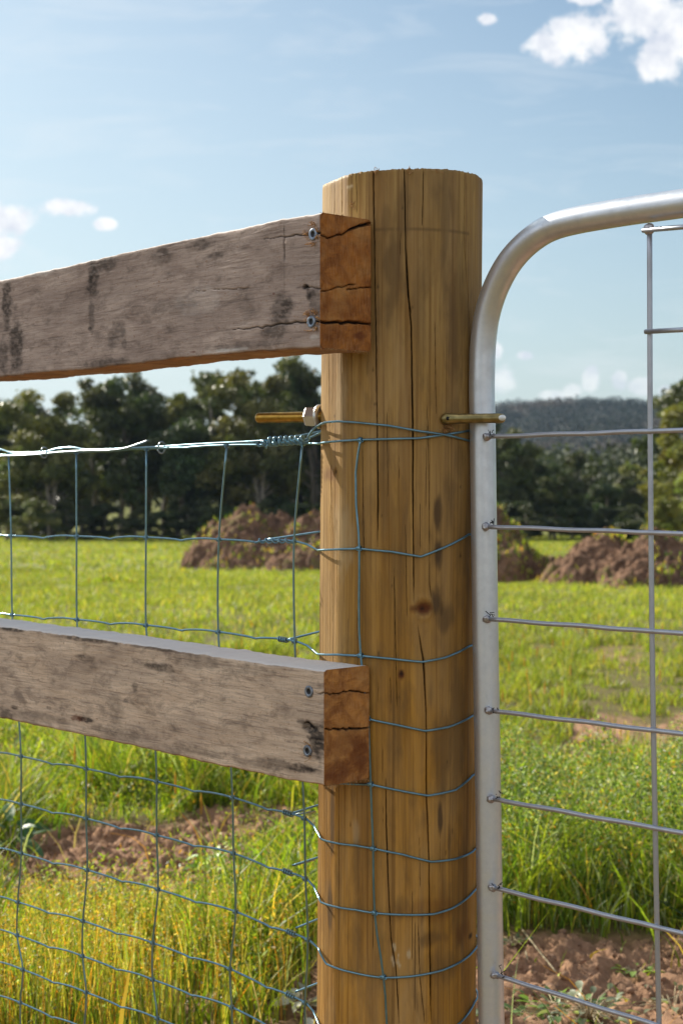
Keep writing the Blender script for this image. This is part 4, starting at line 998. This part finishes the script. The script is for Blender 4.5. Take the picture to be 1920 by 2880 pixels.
# ------------------------------------------------------------------ grass
PAL = np.array([(.20,.27,.026),(.12,.19,.026),(.28,.32,.032),(.055,.10,.020),(.33,.30,.06),(.44,.30,.07),(.46,.36,.18),(.44,.19,.03),(.30,.36,.24)])
def blades(x, y, h, w, colr, curve, az=None, segs=3, thin=.12):
    n = len(x); z = gz(x, y)-.004; az = rng.uniform(0, 2*np.pi, n) if az is None else az
    d = np.stack([np.cos(az), np.sin(az), 0*az], -1); fa = rng.uniform(0, 2*np.pi, n); side = np.stack([np.cos(fa), np.sin(fa), 0*fa], -1)
    V = np.empty((n, segs*2+1, 3)); B = np.stack([x, y, z], -1)
    for k in range(segs):
        t = k/segs; c_ = B+np.array([0, 0, 1])*(h*(t-.25*curve*t*t))[:, None]+d*(h*curve*t*t)[:, None]; ww = (w*.5*(1-.55*t*t))[:, None]
        V[:, 2*k] = c_-side*ww; V[:, 2*k+1] = c_+side*ww
    V[:, -1] = B+np.array([0, 0, 1])*(h*(1-.25*curve))[:, None]+d*(h*curve)[:, None]
    o = (np.arange(n)*(segs*2+1))[:, None]
    Q = np.concatenate([o+np.array([[2*k, 2*k+1, 2*k+3, 2*k+2]]) for k in range(segs-1)]); T = o+np.array([[2*segs-2, 2*segs-1, 2*segs]])
    return V.reshape(-1, 3), Q, T, np.repeat(colr, segs*2+1, 0)
GV, GQ, GT, GC = [], [], [], []; goff = 0
def addg(V, Q, T, Cc):
    global goff
    GV.append(V); GQ.append(Q+goff); GT.append(T+goff); GC.append(Cc); goff += len(V)
def pick(n, wts): return PAL[rng.choice(len(PAL), n, p=np.array(wts)/sum(wts))]*rng.uniform(.55, 1.4, (n, 1))
def scatter(dens, y0, y1, sl, pad, cx=0.0):
    A_ = (sl*2*.5*(y1*y1-y0*y0)+2*pad*(y1-y0)); n = int(dens*A_*1.0)
    y = np.sqrt(rng.uniform(y0*y0, y1*y1, n)); x = rng.uniform(-1, 1, n)*(sl*y+pad); return x, y
bands = [(6500, 2.3, 6.5, .24, .35, .0032), (2600, 6.5, 14, .235, .5, .0050), (560, 14, 34, .235, 1, .0095), (60, 34, 102, .24, 3, .03)]
for dens, y0, y1, sl_, pad, wd in bands:
    x, y = scatter(dens, y0, y1, sl_, pad)
    s = soil_mask(x, y)*(1-sstep(10, 16, y)); cl = fbm(x*3.6, y*2.6, 0, 4, 41); cl2 = fbm(x*.5, y*.35, 0, 3, 42)
    keep = (rng.random(len(x)) < np.clip(1.05-s*1.3, .012, 1)*(.12+1.1*sstep(.38, .58, cl))) & ((x-C0[0])**2+(y-C0[1])**2 > .03)
    x, y, cl, cl2 = x[keep], y[keep], cl[keep], cl2[keep]; n = len(x)
    right = sstep(.1, .35, x-.03*y)
    h = .060+.045*cl2+.045*sstep(.45, .7, cl)
    h = h+right*.12*sstep(3.9, 4.2, y)*(1-sstep(5.2, 7.0, y))*(.6+.6*cl)
    h = h+(1-right)*.10*(1-sstep(5.8, 8, y))*sstep(.35, .6, cl)+.07*(1-right)*(1-sstep(3.3, 4.6, y))
    h = h*(.55+.75*sstep(.4, .62, cl))*(1-.30*sstep(6.5, 9, y))
    low = np.clip(np.maximum(1-np.sqrt(((x+.62)/.55)**2+((y-4.35)/.75)**2), 1-np.sqrt(((x+.27)/.35)**2+((y-5.1)/.5)**2))*3, 0, 1)
    low = np.maximum(low, np.clip((1-np.sqrt(((x+.15)/.4)**2+((y-3.2)/.5)**2))*3, 0, 1))
    h = h*(1-.62*low)
    if y0 >= 14: h = .055+.07*cl2+.00*y
    h = h*rng.uniform(.45, 1.3, n)
    gold = np.clip((1-right)*(1-sstep(2.9, 3.9, y))*.55+.25*sstep(.55, .7, fbm(x*1.1+5, y*.6, 0, 3, 43)), 0, 1)
    lush = pick(n, [28, 24, 18, 22, 6, 3, 3, 1, 3]); dry = pick(n, [14, 8, 12, 5, 18, 18, 8, 10, 4]); fld = pick(n, [24, 20, 18, 16, 12, 8, 7, 0, 4])
    cc = np.where((rng.random(n) < gold)[:, None], dry, np.where((sstep(5, 10, y) > rng.random(n))[:, None], fld, lush))
    cc = cc*(.45+1.1*fbm(x*.9, y*.45, 0, 4, 44))[:, None]*np.array([1.04, 1, .95])
    fy = sstep(6, 9, y)[:, None]; cc = cc*(1-fy*.55)+np.array([.185, .205, .045])*fy*.55*(.6+.8*fbm(x*.35, y*.22, 0, 3, 47))[:, None]
    # silvery right hand middle grass
    sil = (right*sstep(3.8, 4.4, y)*(1-sstep(5.5, 7, y))*.16 > rng.random(n)); cc[sil] = np.array([.34, .38, .27])*rng.uniform(.7, 1.2, (sil.sum(), 1))
    addg(*blades(x, y, h, wd*rng.uniform(.5, 1.7, n)*(1+.9*(rng.random(n) < .15)), cc, rng.uniform(.1, .8, n)))
# thin upright golden stems lower left
n = 9000; x = rng.uniform(-1.15, .02, n); y = 2.35+1.9*rng.random(n)**1.3; k = (fbm(x*3, y*3, 0, 3, 45) > .44-.25*(y < 3.2)) & (soil_mask(x, y) < .6) & (y < 4.1+x*.1) & ((x < -.22) | (rng.random(n) < .25))
x, y = x[k], y[k]; n = len(x)
addg(*blades(x, y, rng.uniform(.14, .34, n)*(1.1-.5*sstep(2.6, 4.0, y)), rng.uniform(.0015, .0032, n), pick(n, [18, 14, 12, 12, 12, 14, 5, 14, 2]), rng.uniform(.02, .28, n), segs=4))
hh = rng.uniform(.16, .35, n)*(1.1-.5*sstep(2.6, 4.0, y)); az = rng.uniform(0, 6.28, n)
addg(*blades(x+.01, y+.01, hh, np.full(n, .0016), pick(n, [10, 8, 12, 4, 14, 16, 8, 10, 2]), np.full(n, .12), az, segs=4))
for q in range(7):
    f = rng.uniform(.62, 1.0, n); P_ = np.stack([x+.01+np.cos(az)*hh*.12*f*f, y+.01+np.sin(az)*hh*.12*f*f, gz(x+.01, y+.01)+hh*f*.97], -1)+rng.normal(0, .0035, (n, 3))
    Vq, Qq = quads_at(P_, rng.uniform(.0012, .0024, n), rng.uniform(.0025, .0050, n)); addg(Vq, Qq, np.zeros((0, 3), int), np.repeat(pick(n, [4, 2, 8, 0, 10, 14, 12, 12, 6]), 4, 0))
# broad lush blades : clumps
cx = [(-1.2,6.2),(-.9,6.5),(-.6,6.4),(-1.4,6.0),(-.9,7.1),(-.3,6.7),(-.05,5.0),(-1.15,5.4),(-.08,4.3),(-1.3,6.9),(-.5,7.3),(.95,4.9),(1.0,3.95),(.75,4.55),(.5,4.6),(1.15,4.4),(.62,5.1),(-.45,3.9),(.9,5.6),(.42,4.9),(-.1,4.7)]
for a, b in cx:
    n = 170; x = a+rng.normal(0, .09, n); y = b+rng.normal(0, .11, n)
    addg(*blades(x, y, rng.uniform(.06, .20, n), rng.uniform(.006, .012, n), pick(n, [34, 24, 26, 12, 4, 0, 0, 0, 0]), rng.uniform(.3, 1.1, n), segs=4))
for HXx, HYy, HZz, Hh_, He in HEAPS:
    r_, c_ = HXx.shape; m_ = 16000; a = rng.integers(0, r_, m_); b = rng.integers(0, c_, m_); hh = Hh_[a, b]; ee = He[a, b]; px_, py_ = HXx[a, b], HYy[a, b]
    cl = fbm(px_*1.6, py_*1.6, 0, 4, 91); k = (ee > .02) & (rng.random(m_) < np.clip(sstep(.5, .66, cl)+(1-sstep(.0, .22, hh)), 0, 1)); a, b = a[k], b[k]; n = len(a)
    P_ = np.stack([HXx[a, b], HYy[a, b], HZz[a, b]+.03], -1)+rng.normal(0, .03, (n, 3)); Vq, Qq = quads_at(P_, rng.uniform(.006, .02, n), rng.uniform(.03, .09, n), droop=2.); addg(Vq, Qq, np.zeros((0, 3), int), np.repeat(pick(n, [20, 14, 14, 14, 12, 12, 10, 4, 2]), 4, 0))
# small leaves of the mixed herbs between the blades
def flecks(n, x0, x1, y0, y1, hmax, s0, s1, wts, thr, pw=1.6):
    x = rng.uniform(x0, x1, n); y = rng.uniform(y0, y1, n)
    k = (fbm(x*4.5+9, y*3.2, 0, 4, 61) > thr) & (soil_mask(x, y) < .45) & ((x-C0[0])**2+(y-C0[1])**2 > .03); x, y = x[k], y[k]; n = len(x)
    loc = .45+.9*fbm(x*6, y*5, 0, 3, 62); z = gz(x, y)+hmax*loc*(1-rng.random(n)**(1/pw)*.97)
    V, Q = quads_at(np.stack([x, y, z], -1), rng.uniform(s0, s1, n)*.4, rng.uniform(s0, s1, n)*1.3, droop=-.6); addg(V, Q, np.zeros((0, 3), int), np.repeat(pick(n, wts), 4, 0))
flecks(170000, .15, 1.9, 4.0, 5.5, .36, .003, .008, [12, 20, 6, 34, 3, 3, 5, 3, 20], .34, .9)
flecks(40000, .15, 2.3, 5.6, 8.0, .13, .003, .0075, [18, 22, 18, 18, 8, 6, 6, 6, 10], .42)
flecks(70000, -2.0, .1, 4.6, 8.2, .22, .003, .0075, [22, 20, 26, 16, 8, 5, 4, 4, 4], .42)
flecks(40000, -1.3, .0, 2.5, 4.5, .20, .003, .009, [16, 18, 16, 16, 8, 8, 8, 8, 8], .42)
flecks(9000, .2, 1.7, 2.9, 4.1, .03, .003, .008, [10, 16, 6, 18, 2, 2, 4, 4, 22], .55)
# dry pale straws and seed heads
n = 420; x = rng.uniform(-1.3, 1.6, n); y = rng.uniform(2.5, 7.5, n); addg(*blades(x, y, rng.uniform(.05, .24, n), rng.uniform(.0018, .0035, n), pick(n, [0, 0, 0, 0, 2, 8, 16, 5, 2]), rng.uniform(.3, 1.5, n), segs=4))
n = 90; x = rng.uniform(-1.4, 2.6, n); y = rng.uniform(3.6, 12, n); hh = rng.uniform(.22, .38, n); az = rng.uniform(0, 6.28, n)
addg(*blades(x, y, hh, np.full(n, .0025), pick(n, [6, 4, 2, 0, 6, 6, 2, 2, 0]), np.full(n, .15), az))
hb = np.stack([x+np.cos(az)*hh*.15, y+np.sin(az)*hh*.15, gz(x, y)+hh*.94], -1)
for sgn in range(3):
    an = sgn*1.047; wv = np.array([math.cos(an), math.sin(an), 0])*.0034
    for (z0, z1, f0, f1) in [(0, .02, .5, 1), (.02, .045, 1, .8), (.045, .06, .8, .1)]:
        V = np.stack([hb+[0, 0, z0]-wv*f0, hb+[0, 0, z0]+wv*f0, hb+[0, 0, z1]+wv*f1, hb+[0, 0, z1]-wv*f1], 1).reshape(-1, 3)
        addg(V, np.arange(n*4).reshape(-1, 4), np.zeros((0, 3), int), np.repeat([[.36, .19, .07]], n*4, 0))
# soil patch litter : short sprouts
n = 900; x = rng.uniform(-.9, 1.8, n); y = rng.uniform(2.6, 4.9, n); addg(*blades(x, y, rng.uniform(.008, .04, n), rng.uniform(.003, .008, n), pick(n, [10, 8, 8, 8, 4, 6, 8, 6, 10]), rng.uniform(.4, 1.6, n)))
# tufts on the heaps are left to the soil colour
gme = make_mesh('grass', np.concatenate(GV), np.concatenate(GQ), np.concatenate(GT), [M_grass], False, {'col': np.concatenate(GC)})
go = put('grass', gme, origin=(0, 6, 0)); tag(go, 'green and golden grass growing over the paddock', 'grass', kind='stuff')

# ------------------------------------------------------------------ leafy weeds and a straw
def weed(label, px, py, n, L, col, spread, hgt, seed, wr=.5):
    r = np.random.default_rng(seed); Y = 4791/(py-1463)
    x0, y0 = (px-960)/F*Y, Y; z0 = float(gz(x0, y0)); V, Q, Cc = [], [], []; off = 0
    st = []
    for k in range(n):
        az = r.uniform(0, 6.28); rad = spread*r.random()**.6; b = np.array([x0+rad*math.cos(az), y0+rad*math.sin(az), z0+hgt*r.random()]); l = L*r.uniform(.6, 1.2)
        d = np.array([math.cos(az), math.sin(az), r.uniform(-.1, .9)]); d /= np.linalg.norm(d); s = np.cross(d, [0, 0, 1.]); s /= np.linalg.norm(s); up = np.cross(s, d)
        s = s*math.cos(.4*r.normal())+up*math.sin(.4*r.normal()); cc = np.array(col)*r.uniform(.7, 1.35)
        for i in range(6):
            t = i/5; wv = l*wr*.5*math.sin(math.pi*min(.999, t*.86+.12))**.8*(1 if i < 5 else .15); c_ = b+d*l*t-np.array([0, 0, 1])*l*.28*t*t
            V += [c_-s*wv+up*wv*.3, c_, c_+s*wv+up*wv*.3]; Cc += [cc]*3
        for i in range(5): Q += [[off+3*i, off+3*i+1, off+3*i+4, off+3*i+3], [off+3*i+1, off+3*i+2, off+3*i+5, off+3*i+4]]
        off += 18; st.append((np.array([[x0, y0, z0-.01], .5*(np.array([x0, y0, z0])+b)+[0, 0, .01], b]), .0012))
    o = empty('leafy_weed', (x0, y0, z0), label=label, cat='weed', group='leafy weeds by the fence')
    put('leaves', make_mesh('leaves', V, Q, None, [M_weed], True, {'col': np.array(Cc)}), o)
    put('stems', tubes('stems', st, M_straw, 5), o)
M_straw = simple('dry_straw', (.50, .40, .24), .8, 0, 60, .6)
weed('bright green broad leaved weed growing left of the post low down beside the fifth stay', 668, 2555, 46, .060, (.15,.27,.025), .10, .10, 1)
weed('bright green leafy weed left of the post behind the fourth stay', 610, 2500, 26, .050, (.17,.30,.03), .07, .08, 2)
weed('dark green broad leaved weed at the left edge of the photo under the lower rail', 28, 2400, 14, .12, (.06,.14,.05), .05, .12, 3, .3)
weed('silvery green weed on the soil at the bottom right of the gate pipe', 1465, 2850, 60, .034, (.20,.25,.15), .10, .03, 4)
weed('green leafy weed on the soil beneath the lowest gate rod', 1570, 2850, 70, .036, (.16,.24,.09), .11, .05, 5)
weed('pale silver weed at the bottom edge right of the leafy green one', 1660, 2885, 50, .030, (.24,.28,.19), .10, .03, 6)
weed('small silver weed at the bottom right corner by the upright rod', 1900, 2830, 40, .030, (.22,.26,.16), .10, .03, 7)
weed('tiny weed on the bare soil close to the gate pipe', 1440, 2660, 24, .022, (.18,.24,.13), .05, .015, 8)
weed('small tufted weed on the bare soil left of the upright rod', 1790, 2730, 26, .030, (.17,.24,.06), .05, .02, 9)
weed('pale grey weed at the bottom left corner of the photo', 20, 2860, 40, .040, (.24,.27,.19), .07, .16, 10, .35)
weed('white leaved weed at the bottom edge just left of the post', 850, 2870, 22, .045, (.42,.42,.34), .06, .03, 11)
def straw(pts, label):
    P = [np.array([(px-960)/F*(4791/(py-1463)), 4791/(py-1463), 0.]) for px, py in pts]
    for p in P: p[2] = float(gz(p[0], p[1]))+.012
    o = put('dry_straw', tubes('dry_straw', [(catmull(np.array(P), 4), .0022)], M_straw, 6), origin=P[0]); tag(o, label, 'straw')
straw([(1470,2640),(1515,2700),(1566,2768)], 'long pale dry straw lying on the bare soil right of the gate pipe')
straw([(1480,2700),(1492,2720),(1497,2752)], 'short pale dry straw on the bare soil beside the long one')
# clods and stones on the bare soil
cb = bmesh.new()
M_clod = None
n = 9000; x = rng.uniform(-1.2, 1.9, n); y = rng.uniform(2.6, 5.8, n); k = soil_mask(x, y) > .35; x, y = x[k], y[k]; z = gz(x, y); n = len(x)
bmesh.ops.create_icosphere(cb, subdivisions=1, radius=1.0); cb.verts.ensure_lookup_table()
bv = np.array([v.co[:] for v in cb.verts]); bf = np.array([[v.index for v in f_.verts] for f_ in cb.faces]); cb.free()
rr = rng.uniform(.0018, .0065, n)*(1+2.0*(rng.random(n) < .08)); V = bv[None]*rr[:, None, None]*rng.uniform(.6, 1.4, (n, 1, 3))*rng.uniform(.75, 1.25, (n, len(bv), 1))+np.stack([x, y, z+.002], -1)[:, None]
clm = make_mesh('soil_crumbs', V.reshape(-1, 3), None, (bf[None]+(np.arange(n)*len(bv))[:, None, None]).reshape(-1, 3), [simple('crumb_soil', (.33, .19, .115), .95, 0, 30, .5)], True)
co = put('soil_crumbs', clm, origin=(.8, 3.5, 0)); tag(co, 'loose crumbs of soil scattered over the bare patches', 'soil crumbs', kind='stuff')

# ------------------------------------------------------------------ air
bmz = bmesh.new(); bmesh.ops.create_cube(bmz, size=1.0); hm = bpy.data.meshes.new('haze'); bmz.to_mesh(hm); bmz.free()
hz = bpy.data.objects.new('haze', hm); COL.objects.link(hz); hz.scale = (3800, 3100, 62); hz.location = (0, 1200, 62/2-9); tag(hz, 'thin summer haze over the whole paddock and hill', 'haze', kind='stuff')
mz = bpy.data.materials.new('haze'); mz.use_nodes = True; t = NT(mz.node_tree)
vol = t.n('ShaderNodeVolumePrincipled', {'Color': (.50, .68, 1.0), 'Density': HAZE, 'Anisotropy': .2})
t.n('ShaderNodeOutputMaterial', {1: vol}); hm.materials.append(mz)
